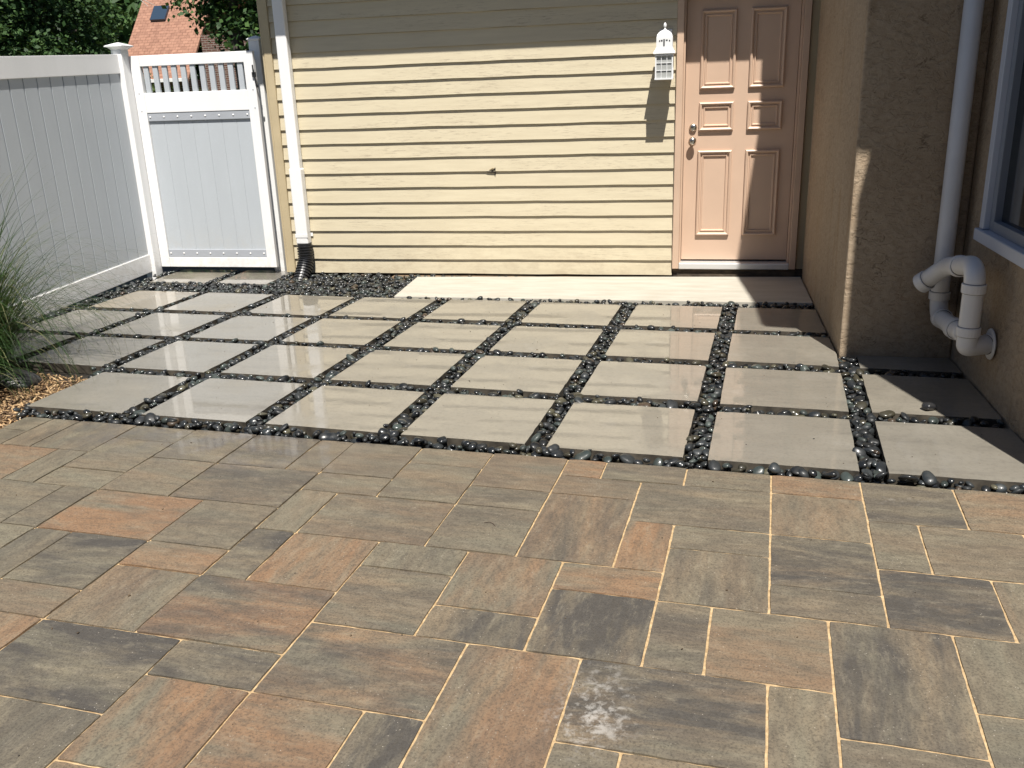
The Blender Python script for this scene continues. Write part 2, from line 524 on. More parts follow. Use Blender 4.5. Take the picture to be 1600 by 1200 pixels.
def frame_loop(bm, x0, x1, z0, z1, y, prof):
    """mitred picture-frame moulding on a plane facing -y; prof = (inset, height)"""
    rings = []
    for ins, h in prof:
        rings.append([bm.verts.new(Vector(c)) for c in ((x0 + ins, y - h, z0 + ins), (x1 - ins, y - h, z0 + ins), (x1 - ins, y - h, z1 - ins), (x0 + ins, y - h, z1 - ins))])
    for a, b in zip(rings, rings[1:]):
        for k in range(4):
            bm.faces.new((a[k], a[(k + 1) % 4], b[(k + 1) % 4], b[k]))
    bmesh.ops.recalc_face_normals(bm, faces=bm.faces)
    return bm

def clip_poly(poly, a, b, c):
    """keep a*x+b*y<=c"""
    out = []
    for i in range(len(poly)):
        p, q_ = poly[i], poly[(i + 1) % len(poly)]
        dp, dq = a * p[0] + b * p[1] - c, a * q_[0] + b * q_[1] - c
        if dp <= 0:
            out.append(p)
        if dp * dq < 0:
            t_ = dp / (dp - dq)
            out.append((p[0] + (q_[0] - p[0]) * t_, p[1] + (q_[1] - p[1]) * t_))
    return out

def area(poly):
    return abs(sum(poly[i][0] * poly[(i + 1) % len(poly)][1] - poly[(i + 1) % len(poly)][0] * poly[i][1] for i in range(len(poly)))) / 2

def prism(bm, poly, z0, z1, bevel=0, seg=1):
    if sum(poly[i][0] * poly[(i + 1) % len(poly)][1] - poly[(i + 1) % len(poly)][0] * poly[i][1] for i in range(len(poly))) < 0:
        poly = poly[::-1]
    top = [bm.verts.new((x, y, z1)) for x, y in poly]
    bot = [bm.verts.new((x, y, z0)) for x, y in poly]
    ft = bm.faces.new(top)
    bm.faces.new(bot[::-1])
    n = len(poly)
    for i in range(n):
        bm.faces.new((bot[i], bot[(i + 1) % n], top[(i + 1) % n], top[i]))
    if bevel:
        es = list(ft.edges) + [e for v in top for e in v.link_edges if e not in ft.edges]
        bmesh.ops.bevel(bm, geom=list(set(es)), offset=bevel, segments=seg, affect='EDGES', profile=.5)
    return bm

def wobble(poly, amp, step, rg):
    out = []
    n = len(poly)
    for i in range(n):
        a, b = poly[i], poly[(i + 1) % n]
        L_ = math.hypot(b[0] - a[0], b[1] - a[1])
        k = max(1, int(L_ / step))
        nx, ny = (b[1] - a[1]) / L_, -(b[0] - a[0]) / L_
        out.append((a[0] + rg.uniform(-amp, amp) * .6, a[1] + rg.uniform(-amp, amp) * .6))
        for j in range(1, k):
            w = rg.gauss(0, amp * .5)
            out.append((a[0] + (b[0] - a[0]) * j / k + nx * w, a[1] + (b[1] - a[1]) * j / k + ny * w))
    return out

def rot2(x, y, th):
    c, s = math.cos(th), math.sin(th)
    return (x * c - y * s, x * s + y * c)

def in_poly(x, y, poly):
    ins = False
    n = len(poly)
    j = n - 1
    for i in range(n):
        xi, yi = poly[i]; xj, yj = poly[j]
        if (yi > y) != (yj > y) and x < (xj - xi) * (y - yi) / (yj - yi) + xi:
            ins = not ins
        j = i
    return ins

def mesh_arrays(name, V, Fq, cols=None, mat=None, smooth=False):
    """fast mesh from arrays: V (n,3), Fq (m,k); cols per vertex"""
    me = bpy.data.meshes.new(name)
    k = Fq.shape[1]
    me.vertices.add(len(V)); me.vertices.foreach_set('co', V.astype(np.float32).ravel())
    me.loops.add(Fq.size); me.loops.foreach_set('vertex_index', Fq.astype(np.int32).ravel())
    me.polygons.add(len(Fq))
    me.polygons.foreach_set('loop_start', np.arange(0, Fq.size, k, dtype=np.int32))
    me.polygons.foreach_set('loop_total', np.full(len(Fq), k, dtype=np.int32))
    if smooth:
        me.polygons.foreach_set('use_smooth', np.ones(len(Fq), dtype=bool))
    me.update(calc_edges=True)
    if cols is not None:
        at = me.color_attributes.new('Col', 'FLOAT_COLOR', 'POINT')
        at.data.foreach_set('color', np.concatenate([cols, np.ones((len(cols), 1))], 1).astype(np.float32).ravel())
    if mat:
        me.materials.append(MAT[mat])
    return me

# ================================================================== SETTING
# ---- ground far around
bm = bmesh.new()
box(bm, -120, 120, -60, 160, -.6, -.16)
structure(mk('ground', bm, 'lawn'))
bm = prism(bmesh.new(), [(-14, 4.6), (-1.65, 4.6), (-1.65, 16), (-14, 16)], -.155, -.12)
structure(mk('driveway', bm, 'asphalt'))

TH = -0.0724888
SL, GX, GY = .61, .109373, .106755
def sgrid(X, Y):
    return rot2(X, Y, TH)
OFFS = {(1, 3): (-0.02, 0.008), (2, 3): (-0.01, 0.014), (3, 3): (-0.002, 0.007), (4, 3): (0.006, -0.001), (5, 3): (-0.002, -0.012), (6, 3): (-0.004, -0.020), (0, 2): (-0.011, 0.005), (1, 2): (-0.005, 0.005), (2, 2): (-0.005, 0.012), (3, 2): (-0.007, 0.006), (4, 2): (0.0, 0.003), (5, 2): (-0.001, 0.008), (6, 2): (0.002, -0.012), (0, 1): (0.02, -0.02), (1, 1): (0.011, -0.012), (2, 1): (-0.008, -0.006), (3, 1): (0.008, -0.003), (4, 1): (-0.001, 0.003), (5, 1): (0.001, 0.014), (6, 1): (-0.001, 0.012), (-1, 0): (0.05, -0.035), (0, 0): (0.018, -0.03), (1, 0): (0.025, -0.035), (2, 0): (-0.004, -0.023), (3, 0): (0, 0.002), (4, 0): (0.002, 0.0), (5, 0): (0.004, 0.022), (7, 3): (0, -.018), (6, 0): (.004, .02), (-1, 1): (.03, -.02)}
BX, BY, RX = 2.894, 1.475, 3.50        # vestibule corner and the right wall plane

# slab outlines (world polygons)
SLABS = []
for c in range(-2, 8):
    for r in range(4):
        if c == -2: continue
        if r == 3 and c < 1: continue
        if r == 2 and c < -1: continue
        ox, oy = OFFS.get((c, r), (0, 0))
        X = (c - 3) * (SL + GX) + ox
        Y = (3 - r) * (SL + GY) + oy
        e = .0
        poly = [sgrid(X + e, Y + e), sgrid(X + SL - e, Y + e), sgrid(X + SL - e, Y + SL - e), sgrid(X + e, Y + SL - e)]
        if c == 6 and r <= 1:
            poly = clip_poly(poly, 1, 0, BX - .012)
        if c == 7:
            poly = clip_poly(poly, 1, 0, RX - .012)
            if r <= 1:
                poly = clip_poly(poly, 0, 1, BY - .015)
        if c == -1 and r >= 1:
            poly = clip_poly(poly, -1, 0, 2.83)
        if len(poly) < 3 or area(poly) < .015:
            continue
        SLABS.append(((c, r), poly))
GATE_SLABS = [[(-2.76, 3.30), (-2.20, 3.27), (-2.20, 3.86), (-2.76, 3.88)], [(-2.09, 3.27), (-1.60, 3.25), (-1.60, 3.84), (-2.09, 3.86)]]
PAD = [(-.285, 2.815), (BX - .01, 2.775), (BX - .01, 3.70), (-.33, 3.575)]

# base under slabs: pebble bed soil
bed = structure(mk('pebble_bed', prism(bmesh.new(), [(-3.3, -.30), (3.5, -.52), (3.5, 4.6), (-3.3, 4.6)], -.30, -.066), 'soil'))
patio = structure(mk('slab_patio', prism(bmesh.new(), [(-2.85, 3.0), (-2.83, .9), (-1.3, .62), (-1.3, .0), (3.48, -.33), (3.48, 1.4), (2.88, 1.4), (2.88, 2.6), (-2.6, 3.0)], -.085, -.0605), 'soil'))
for (c, r), poly in SLABS:
    cx = sum(p[0] for p in poly) / len(poly); cy = sum(p[1] for p in poly) / len(poly)
    lp = [(x - cx, y - cy) for x, y in poly]
    zt = random.uniform(-.0015, .0015)
    o = mk('slab', prism(bmesh.new(), wobble(lp, .0018, .045, random), -.056, zt, .003, 2), 'slab', patio, (cx, cy, 0))
    o.rotation_euler = (random.gauss(0, .0022), random.gauss(0, .0022), 0)
    yel = 1.0 if (c, r) == (-1, 0) else random.uniform(0, .3)
    drk = .35 if (c, r) == (0, 2) else random.uniform(0, .12)
    o.color = (yel, drk, random.random(), 1)
    o.data.materials.append(MAT['slabside'])
    for p_ in o.data.polygons:
        if abs(p_.normal.z) < .3: p_.material_index = 1
for k, poly in enumerate(GATE_SLABS):
    cx = sum(p[0] for p in poly) / 4; cy = sum(p[1] for p in poly) / 4
    o = mk('slab', prism(bmesh.new(), [(x - cx, y - cy) for x, y in poly], -.056, -.006, .0025, 2), 'slab', patio, (cx, cy, 0))
    o.color = (.5, .5 if k == 0 else .9, .5, 1)
    o['label'] = ['wet tan concrete slab running under the left half of the gate', 'darker wet slab under the right half of the gate'][k]
pad = structure(mk('entry_pad', prism(bmesh.new(), PAD, -.09, .004, .004, 2), 'pad'))
pad['label'] = 'pale dry concrete landing in front of the door'

# ---- pavers
PTH, PX0, PDX, PY0, PDY = -0.0704198, 2.4177832, 0.1717788, -0.2690676, 0.1764640
def pg(i, j):
    return rot2(PX0 + PDX * i, PY0 - PDY * j, PTH)
PAV = {  # (i0, j0, i1, j1): (orange, dark, streak direction 0 = across, 1 = along)
 (-22,-1,-21,0):(0,0,0),(-22,0,-21,1):(.1,.1,0),(-21,-1,-20,1):(.2,.2,1),(-20,-1,-18,1):(.15,.25,1),(-18,-1,-16,0):(0,.35,0),(-18,0,-16,2):(.15,.1,0),(-18,2,-16,3):(.0,.0,0),
 (-21,1,-19,3):(.7,.2,0),(-19,1,-18,3):(0,.2,1),(-16,-1,-14,1):(.1,.4,0),(-14,-1,-12,1):(.15,.7,0),(-12,-1,-11,1):(.2,.3,0),(-16,1,-14,3):(.3,.25,0),(-14,1,-11,3):(.25,.6,0),
 (-16,3,-13,5):(.9,.2,0),(-13,3,-11,5):(.1,.45,0),(-20,3,-17,5):(.1,.4,0),(-17,3,-16,5):(.05,.4,0),(-18,5,-16,6):(.0,.0,0),(-18,6,-16,7):(.1,.1,0),(-16,5,-15,7):(.0,.5,1),(-15,5,-13,7):(0,.85,0),
 (-13,5,-11,6):(.7,.1,0),(-11,4,-10,6):(.1,1,0),(-11,2,-10,4):(.2,.1,1),(-11,1,-9,2):(.25,.3,0),(-11,-1,-9,1):(.15,.3,0),(-9,0,-7,2):(.25,.45,0),(-9,-1,-7,0):(.3,.15,0),(-7,-1,-5,1):(.35,.35,0),
 (-5,1,-3,4):(.45,.65,1),(-7,1,-5,2):(.1,.55,0),(-7,2,-5,4):(.15,.45,0),
 (-10,2,-7,4):(.35,.5,0),(-10,4,-8,6):(.85,.15,1),(-8,4,-6,5):(.05,.4,1),(-8,5,-6,7):(.3,.55,0),(-6,4,-4,6):(.6,.3,1),(-6,6,-4,7):(.15,.75,1),(-4,4,-2,5):(.85,.2,0),(-4,5,-2,7):(.2,1,1),
 (-5,-1,-4,0):(.9,.15,0),(-5,0,-3,1):(.35,.35,0),(-4,-1,-2,0):(.1,.6,0),(-2,-1,0,0):(.2,.35,0),(0,-1,2,0):(.65,.15,0),(-3,0,0,2):(.15,.45,0),(-3,2,-2,4):(.8,.2,1),
 (4,-1,6,1):(.5,.1,0),(2,-1,4,1):(.05,.7,0),(3,1,5,3):(.2,.35,0),(2,1,3,3):(.2,.3,0),(2,3,4,5):(.3,.9,0),(4,3,6,5):(.4,.2,1),(0,2,2,4):(.25,.9,0),(0,0,2,2):(.3,.2,1),(0,4,2,5):(.15,.65,0),
 (-2,2,0,3):(.1,.45,0),(-2,3,0,5):(.2,.55,1),(-2,5,-1,7):(.25,.6,0),(-1,5,1,7):(.55,.25,0),(1,5,3,8):(.2,.85,1),(3,5,5,7):(0,.35,1),(3,7,5,9):(0,.4,0),(1,8,3,10):(.15,.4,0),
 (-3,7,0,9):(.35,.95,0),(0,7,1,10):(.15,.45,1),(-5,7,-3,10):(.75,.45,1),(-8,7,-5,9):(.65,.75,0),(-10,8,-8,9):(.1,.85,0),(-13,8,-10,10):(0,1,0),(-10,9,-8,11):(.95,.35,1),(-8,9,-6,11):(.8,.25,0),
 (-6,9,-5,11):(.1,.85,1),(-12,10,-10,12):(0,.6,1),(-10,11,-8,12):(.5,.2,0),(-15,7,-13,8):(.35,.3,0),(-15,8,-13,10):(.75,.1,1),(-13,6,-11,8):(.35,.45,1),(-11,6,-8,8):(1,.6,0),
 (-3,9,-2,11):(.05,.4,0),(-2,9,0,10):(.2,.3,0),(-5,10,-3,12):(.5,.4,1),
}
occ = set()
for (i0, j0, i1, j1) in PAV:
    for i in range(i0, i1):
        for j in range(j0, j1):
            assert (i, j) not in occ, (i0, j0, i, j)
            occ.add((i, j))
I0, I1, J0, J1 = -22, 10, -1, 15
rr = random.Random(5)
for j in range(J0, J1):
    for i in range(I0, I1):
        if (i, j) in occ: continue
        opts = [(2, 2), (3, 2), (2, 3), (2, 1), (1, 2)]
        rr.shuffle(opts)
        for w_, h_ in opts + [(2, 1), (1, 2), (1, 1)]:
            cells = [(a, b) for a in range(i, i + w_) for b in range(j, j + h_)]
            if all(cc not in occ and cc[0] < I1 and cc[1] < J1 for cc in cells):
                occ.update(cells)
                PAV[(i, j, i + w_, j + h_)] = (rr.random() ** 1.5, rr.random(), rr.randint(0, 1))
                break
c0, c1, c2, c3 = pg(I0, J0), pg(I1, J0), pg(I1, J1), pg(I0, J1)
# sand bed: nearly flush at the right, lower to the left
bm = bmesh.new()
tops = [(c0, -.029), (c1, -.0200), (c2, -.0198), (c3, -.024)]
tv = [bm.verts.new((p[0], p[1], z)) for p, z in tops]
bv = [bm.verts.new((p[0], p[1], -.12)) for p, z in tops]
bm.faces.new(tv[::-1]); bm.faces.new(bv)
for k in range(4):
    bm.faces.new((tv[k], tv[(k + 1) % 4], bv[(k + 1) % 4], bv[k]))
bmesh.ops.recalc_face_normals(bm, faces=bm.faces)
ftop = [f for f in bm.faces if all(v.co.z > -.1 for v in f.verts)][0]
bmesh.ops.subdivide_edges(bm, edges=list(ftop.edges), cuts=170, use_grid_fill=True)
from mathutils import noise as mn
for v in bm.verts:
    if v.co.z > -.1:
        v.co.z += .0020 * mn.noise(v.co * 14) + .0016 * mn.noise(v.co * 45) - .0003
pp = structure(mk('paver_patio', bm, 'sand'))
pcache = {}
for (i0, j0, i1, j1), col in PAV.items():
    a, b, c_, d = pg(i0, j1), pg(i1, j1), pg(i1, j0), pg(i0, j0)
    cx, cy = (a[0] + c_[0]) / 2, (a[1] + c_[1]) / 2
    if cx > 3.40 and cy > -.40: continue
    key = (i1 - i0, j1 - j0, rr.randint(0, 3))
    if key not in pcache:
        g = .0038
        w2, h2 = key[0] * PDX / 2 - g, key[1] * PDY / 2 - g
        bmx = prism(bmesh.new(), wobble([(-w2, -h2), (w2, -h2), (w2, h2), (-w2, h2)], .0013, .03, rr), -.06, 0, .0035, 2)
        me = bpy.data.meshes.new('paver'); bmx.to_mesh(me); bmx.free(); me.materials.append(MAT['paver'])
        pcache[key] = me
    o = link('paver', pcache[key], pp, (cx, cy, -.018 + rr.uniform(-.0015, .0015)))
    o.rotation_euler = (rr.gauss(0, .0012), rr.gauss(0, .0012), PTH + rr.gauss(0, .0015))
    o.color = (*[float(v) for v in col], 1)

# unseen wall added behind the viewpoint to block sky light and deepen shade
bm = box(bmesh.new(), -7.5, 3.2, -9.5, -6.6, -.3, 4.6)
structure(mk('added_sky_blocker', bm, 'skyblocker'))

# ---- mulch bed at the left
MB = [(-2.86, 1.95), (-2.83, .88), (-2.07, .80), (-1.37, .75), (-1.37, -.02), (-1.40, -.2), (c0[0] - .0, c0[1]), (c3[0], c3[1] - .1), (-2.9, c3[1] - .1)]
mulch = structure(mk('mulch_bed', prism(bmesh.new(), [(-3.0, .93), (-2.1, .86), (-1.31, .76), (-1.31, -.10), (c0[0] + .02, c0[1]), (c3[0], c3[1] - .3), (-3.0, c3[1] - .3)], -.20, -.062), 'mulchsoil'))

# ================================================================== BUILDINGS
house = empty('house', (0, 3.74, 0), 'cream clapboard house wall with peach door, standing behind the slab patio', 'house')
def hp(name, bm, mat, smooth=False, label=None, parent=None):
    return mk(name, local((0, 3.74, 0), bm), mat, parent or house, None, smooth, label)
WX0, WX1 = -1.60, 9.0
bm = bmesh.new()
box(bm, WX0 + .01, 1.86, 3.742, 9.0, .06, 2.86)
box(bm, 1.86, 2.845, 3.742, 9.0, 2.16, 2.86)
box(bm, 1.86, 2.845, 4.3, 9.0, .06, 2.155)
box(bm, 2.845, WX1, 3.742, 9.0, .06, 2.86)
hp('wall', bm, 'trim')
bm = bmesh.new()
box(bm, WX0 + .03, 2.90, 3.748, 8.9, -.28, .058)
hp('foundation', bm, 'foundation')
hp('foundation_ledge', B(-.60, 2.84, 3.655, 3.742, -.09, -.016, .006), 'ledge')
# clapboards
def board(x0, x1, z0, h, seedv):
    bm = bmesh.new()
    rb = random.Random(seedv)
    n = max(2, int((x1 - x0) / .22))
    secs = []
    for k in range(n + 1):
        x = x0 + (x1 - x0) * k / n
        dz = rb.gauss(0, .0011) if 0 < k < n else 0
        dy = rb.gauss(0, .0006)
        secs.append([bm.verts.new(c) for c in ((x, 3.7205 + dy, z0 + dz), (x, 3.7225 + dy, z0 + .014 + dz), (x, 3.7365, z0 + h), (x, 3.7415, z0 + h), (x, 3.7415, z0 + dz))])
    for a, b in zip(secs, secs[1:]):
        for k in range(5):
            bm.faces.new((a[k], a[(k + 1) % 5], b[(k + 1) % 5], b[k]))
    bm.faces.new(secs[0][::-1]); bm.faces.new(secs[-1])
    bmesh.ops.recalc_face_normals(bm, faces=bm.faces)
    return bm
for k in range(23):
    z0 = .005 + .125 * k
    if z0 < 2.2:
        hp('board', board(-1.532, 1.851, z0, .1235, k), 'siding')
    else:
        hp('board', board(-1.532, 2.89, z0, .1235, k), 'siding')
hp('corner_trim', B(-1.602, -1.534, 3.708, 3.76, .005, 2.86, .003), 'trim')
hp('corner_trim', B(-1.622, -1.6035, 3.715, 3.80, .005, 2.86, .003), 'trim')
# eave
bm = bmesh.new()
box(bm, -1.60, 2.89, 3.232, 3.74, 2.878, 2.892)
hp('soffit', bm, 'soffit')
hp('fascia', B(-1.60, 2.89, 3.198, 3.230, 2.872, 3.03, .003), 'soffit')
bm = bmesh.new()
vv = [(-1.62, 3.17, 3.04), (9.0, 3.17, 3.04), (9.0, 6.4, 4.5), (-1.62, 6.4, 4.5), (-1.62, 9.2, 3.04), (9.0, 9.2, 3.04)]
top = [bm.verts.new(v) for v in vv]
bot = [bm.verts.new((v[0], v[1], v[2] - .06 if k < 2 or k > 3 else v[2] - .07)) for k, v in enumerate(vv)]
for q_ in ((0, 1, 2, 3), (3, 2, 5, 4)):
    bm.faces.new([top[i] for i in q_]); bm.faces.new([bot[i] for i in q_][::-1])
for a, b in ((0, 1), (1, 2), (2, 5), (5, 4), (4, 3), (3, 0)):
    bm.faces.new((top[a], bot[a], bot[b], top[b]))
bmesh.ops.recalc_face_normals(bm, faces=bm.faces)
hp('roof', bm, 'roofing')
# door frame, sill, leaf
bm = bmesh.new()
box(bm, 1.853, 1.905, 3.700, 3.80, .062, 2.20, .003)
box(bm, 1.9055, 1.9195, 3.735, 3.86, .062, 2.16, .002)
hp('door_jamb', bm, 'doorframe')
bm = bmesh.new()
box(bm, 2.7890, 2.838, 3.700, 3.80, .062, 2.20, .003)
box(bm, 2.7745, 2.7885, 3.735, 3.86, .062, 2.16, .002)
hp('door_jamb', bm, 'doorframe')
hp('door_head', B(1.853, 2.838, 3.698, 3.80, 2.201, 2.27, .003), 'doorframe')
hp('threshold', B(1.906, 2.788, 3.705, 3.86, .058, .108, .006, 2), 'alu')
hp('threshold_base', B(1.86, 2.84, 3.73, 3.82, -.02, .0575), 'foundation')
leaf = hp('door', B(1.922, 2.772, 3.812, 3.855, .122, 2.155, .002), 'door')
prof = [(0, -.001), (.003, .020), (.011, .026), (.020, .021), (.026, .006), (.034, .006), (.038, .013), (.044, .012), (.050, -.001)]
for (x0, x1) in ((2.034, 2.304), (2.408, 2.674)):
    for (z0, z1) in ((.325, 1.008), (1.160, 1.380), (1.478, 2.06)):
        hp('panel_moulding', frame_loop(bmesh.new(), x0, x1, z0, z1, 3.812, prof), 'door', parent=leaf)
bm = lathe(bmesh.new(), [(.030, -.001), (.031, .006), (.014, .010), (.012, .030), (.024, .036), (.031, .048), (.030, .060), (.020, .068), (.006, .070)], (1.990, 3.812, 1.085), 'y', 28)
hp('knob', bm, 'nickel', True, parent=leaf)
bm = lathe(bmesh.new(), [(.030, -.001), (.031, .006), (.027, .018), (.020, .022), (.004, .023)], (1.992, 3.812, 1.188), 'y', 28)
hp('deadbolt', bm, 'nickel', True, parent=leaf)
# torn hole in the siding
bm = bmesh.new()
hv = [(.285, .880), (.315, .884), (.345, .900), (.372, .908), (.374, .872), (.368, .845), (.362, .866), (.330, .868), (.300, .872)]
f = bm.faces.new([bm.verts.new((x, 3.7200, z)) for x, z in hv])
ex = bmesh.ops.extrude_face_region(bm, geom=[f])
for g in ex['geom']:
    if isinstance(g, bmesh.types.BMVert): g.co.y += .012
bmesh.ops.recalc_face_normals(bm, faces=bm.faces)
hp('torn_hole', bm, 'hole', label='ragged dark tear in the clapboards')
bm = bmesh.new()
sv = [(.315, .890, 3.722), (.350, .908, 3.706), (.366, .905, 3.712), (.345, .893, 3.722)]
f = bm.faces.new([bm.verts.new((x, y, z)) for x, z, y in sv])
ex = bmesh.ops.extrude_face_region(bm, geom=[f])
for g in ex['geom']:
    if isinstance(g, bmesh.types.BMVert): g.co.z -= .004
bmesh.ops.recalc_face_normals(bm, faces=bm.faces)
hp('splinter', bm, 'trim')

# ---- stucco building
st = empty('stucco_building', (3.5, 1.475, 0), 'rough tan stucco building with window, right of the door', 'building')
def sp_(name, bm, mat, smooth=False, label=None, parent=None):
    return mk(name, local((3.5, 1.475, 0), bm), mat, parent or st, None, smooth, label)
def grid_wall(bm, o, ux, uz, nx, nz):
    pass
bm = bmesh.new()
box(bm, BX, 3.4985, BY, 3.698, -.2, 2.40, .012, 2)
sp_('vestibule', bm, 'stucco', label='stucco projection beside the door')
sp_('vestibule_roof', B(BX + .005, 3.4985, BY + .005, 3.698, 2.401, 2.43), 'roofing')
bm = bmesh.new()
WY0, WY1, WZ0, WZ1 = -.05, 1.13, .755, 2.0
box(bm, RX, 9, -.33, 8, -.2, WZ0)
box(bm, RX, 9, -.33, 8, WZ1, 4.4)
box(bm, RX, 9, WY1, 8, WZ0, WZ1)
box(bm, RX, 9, -.33, WY0, WZ0, WZ1)
bmesh.ops.remove_doubles(bm, verts=bm.verts, dist=.0001)
sp_('wall', bm, 'stucco')
rp = [(3.47, -.20), (3.237, -.159), (3.222, .374), (3.058, 2.064), (2.943, 2.424), (2.943, 8.2), (9.2, 8.2), (9.2, -.20)]
sp_('roof', prism(bmesh.new(), rp, 4.402, 4.55), 'roofing')
# window
win = sp_('window', frame_loop(bmesh.new(), 0, 1, 0, 1, 0, [(0, 0), (.1, 0)]), 'winframe')
def rebuild(o, bm):
    bm.to_mesh(o.data); bm.free()
bm = bmesh.new()
y0, y1, z0, z1 = WY0, WY1 + .03, .735, WZ1 + .03
def xbox(y0, y1, z0, z1, x0, x1, bv=.003):
    box(bm, x0, x1, y0, y1, z0, z1, bv)
xbox(WY1 - .035, y1, z0 + .05, z1, 3.472, 3.56)
xbox(y0 - .03, y0 + .035, z0 + .05, z1, 3.472, 3.56)
xbox(y0 + .037, WY1 - .037, z1 - .065, z1, 3.472, 3.56)
local((3.5, 1.475, 0), bm)
rebuild(win, bm)
sp_('sill', B(3.455, 3.56, y0 - .05, y1 + .02, .722, .783, .006, 2), 'winframe', parent=win)
bm = bmesh.new()
box(bm, 3.50, 3.56, WY1 - .10, WY1 - .0372, .7835, z1 - .067, .002)
box(bm, 3.50, 3.56, y0 + .0372, y0 + .10, .7835, z1 - .067, .002)
box(bm, 3.50, 3.56, y0 + .1005, WY1 - .1005, .7835, .835, .002)
box(bm, 3.501, 3.559, .50, .545, .836, z1 - .067, .002)
sp_('sash', bm, 'sash', parent=win)
sp_('glass', B(3.535, 3.541, y0 + .08, WY1 - .08, .81, z1 - .06), 'glass', parent=win)
sp_('blind', B(3.60, 3.62, y0 + .01, WY1 - .01, .80, z1 - .06), 'black', parent=win)

# ================================================================== THINGS
# ---- downspout on the house corner
ds = empty('downspout', (-1.385, 3.66, 0), 'white rectangular downspout at house corner ending in black corrugated pipe', 'downspout')
def part(parent, name, bm, mat, smooth=False, label=None, base=None):
    loc = base if base is not None else parent.matrix_world.translation
    return mk(name, local(loc, bm), mat, parent, None, smooth, label)
L = Vector((-1.385, 3.66, 0))
part(ds, 'pipe_upper', B(-1.452, -1.354, 3.640, 3.712, .92, 2.87, .010, 2), 'white', base=L)
part(ds, 'pipe_lower', B(-1.458, -1.346, 3.632, 3.716, .262, .935, .011, 2), 'white', base=L)
part(ds, 'strap', B(-1.475, -1.330, 3.7165, 3.7225, .335, .365, .001), 'white', base=L)
part(ds, 'strap', B(-1.461, -1.343, 3.6285, 3.6315, .335, .365, .001), 'white', base=L)
pts, rads = [], []
n = 120
for k in range(n + 1):
    s_ = k / n
    z = .285 - .35 * s_
    y = 3.664 - .22 * max(0, s_ - .35) ** 1.5 * 1.3
    x = -1.395 - .03 * max(0, s_ - .4)
    pts.append((x, y, z))
    rads.append(.066 + .006 * (1 if (k % 8) < 4 else -1) * .9 if k > 6 else .064)
part(ds, 'corrugated_pipe', tube(bmesh.new(), pts, .07, 28, True, rads), 'black', base=L)

# ---- wall lantern
ln = empty('wall_lantern', (1.766, 3.735, 1.56), 'small white wall lantern with barred panes beside the door', 'lantern')
LL = Vector((1.766, 3.735, 1.56))
cx, cy = 1.766, 3.555
bm = bmesh.new()
box(bm, cx - .05, cx + .05, 3.712, 3.7235, 1.68, 1.93, .004)
tube(bm, [(cx, 3.715, 1.78), (cx, 3.66, 1.80), (cx, 3.60, 1.82)], .011, 10)
part(ln, 'backplate', bm, 'whitepaint', base=LL)
bm = bmesh.new()
lathe(bm, [(.078, 0), (.082, .004), (.080, .012), (.068, .030), (.061, .048), (.060, .115), (.056, .135), (.045, .152), (.026, .166), (.010, .172)], (cx, cy, 1.745), 'z', 4, True)
part(ln, 'cap', bm, 'whitepaint', base=LL)
bm = lathe(bmesh.new(), [(.012, 0), (.014, .006), (.007, .012), (.006, .022), (.013, .030), (.011, .042), (.004, .056)], (cx, cy, 1.913), 'z', 16)
part(ln, 'finial', bm, 'whitepaint', True, base=LL)
bm = bmesh.new()
for a, b_, c_, d in ((-.026, -.014, .09, .100), (-.008, .002, .055, .105), (.010, .024, .093, .101), (-.040, -.032, .088, .098), (.034, .042, .088, .098)):
    box(bm, cx + a, cx + b_, cy - .0625, cy - .0585, 1.745 + c_, 1.745 + d)
part(ln, 'slot_shadow', bm, 'black', base=LL)  # black bars: the cap's slot plus its ornament's shadow, put in as colour
bm = bmesh.new()
h = .062
for sx in (-1, 1):
    for sy in (-1, 1):
        box(bm, cx + sx * h - .005, cx + sx * h + .005, cy + sy * h - .005, cy + sy * h + .005, 1.572, 1.744)
for z in (1.565, 1.735):
    box(bm, cx - h - .008, cx + h + .008, cy - h - .008, cy - h + .006, z - .004, z + .008)
    box(bm, cx - h - .008, cx + h + .008, cy + h - .006, cy + h + .008, z - .004, z + .008)
    box(bm, cx - h - .008, cx - h + .006, cy - h + .0065, cy + h - .0065, z - .004, z + .008)
    box(bm, cx + h - .006, cx + h + .008, cy - h + .0065, cy + h - .0065, z - .004, z + .008)
for k in (-1, 1):
    for s_ in (-1, 1):
        box(bm, cx + k * .021 - .0022, cx + k * .021 + .0022, cy + s_ * h - .003, cy + s_ * h + .003, 1.572, 1.734)
        box(bm, cx + s_ * h - .003, cx + s_ * h + .003, cy + k * .021 - .0022, cy + k * .021 + .0022, 1.572, 1.734)
for z in (1.627, 1.681):
    for s_ in (-1, 1):
        box(bm, cx - h + .005, cx + h - .005, cy + s_ * h - .0025, cy + s_ * h + .0025, z - .0022, z + .0022)
        box(bm, cx + s_ * h - .0025, cx + s_ * h + .0025, cy - h + .005, cy + h - .005, z - .0022, z + .0022)
part(ln, 'cage', bm, 'whitepaint', base=LL)
bm = bmesh.new()
for s_ in (-1, 1):
    box(bm, cx - h + .003, cx + h - .003, cy + s_ * (h - .005) - .001, cy + s_ * (h - .005) + .001, 1.5735, 1.733)
    box(bm, cx + s_ * (h - .005) - .001, cx + s_ * (h - .005) + .001, cy - h + .007, cy + h - .007, 1.5735, 1.733)
part(ln, 'pane', bm, 'lampglass', base=LL)

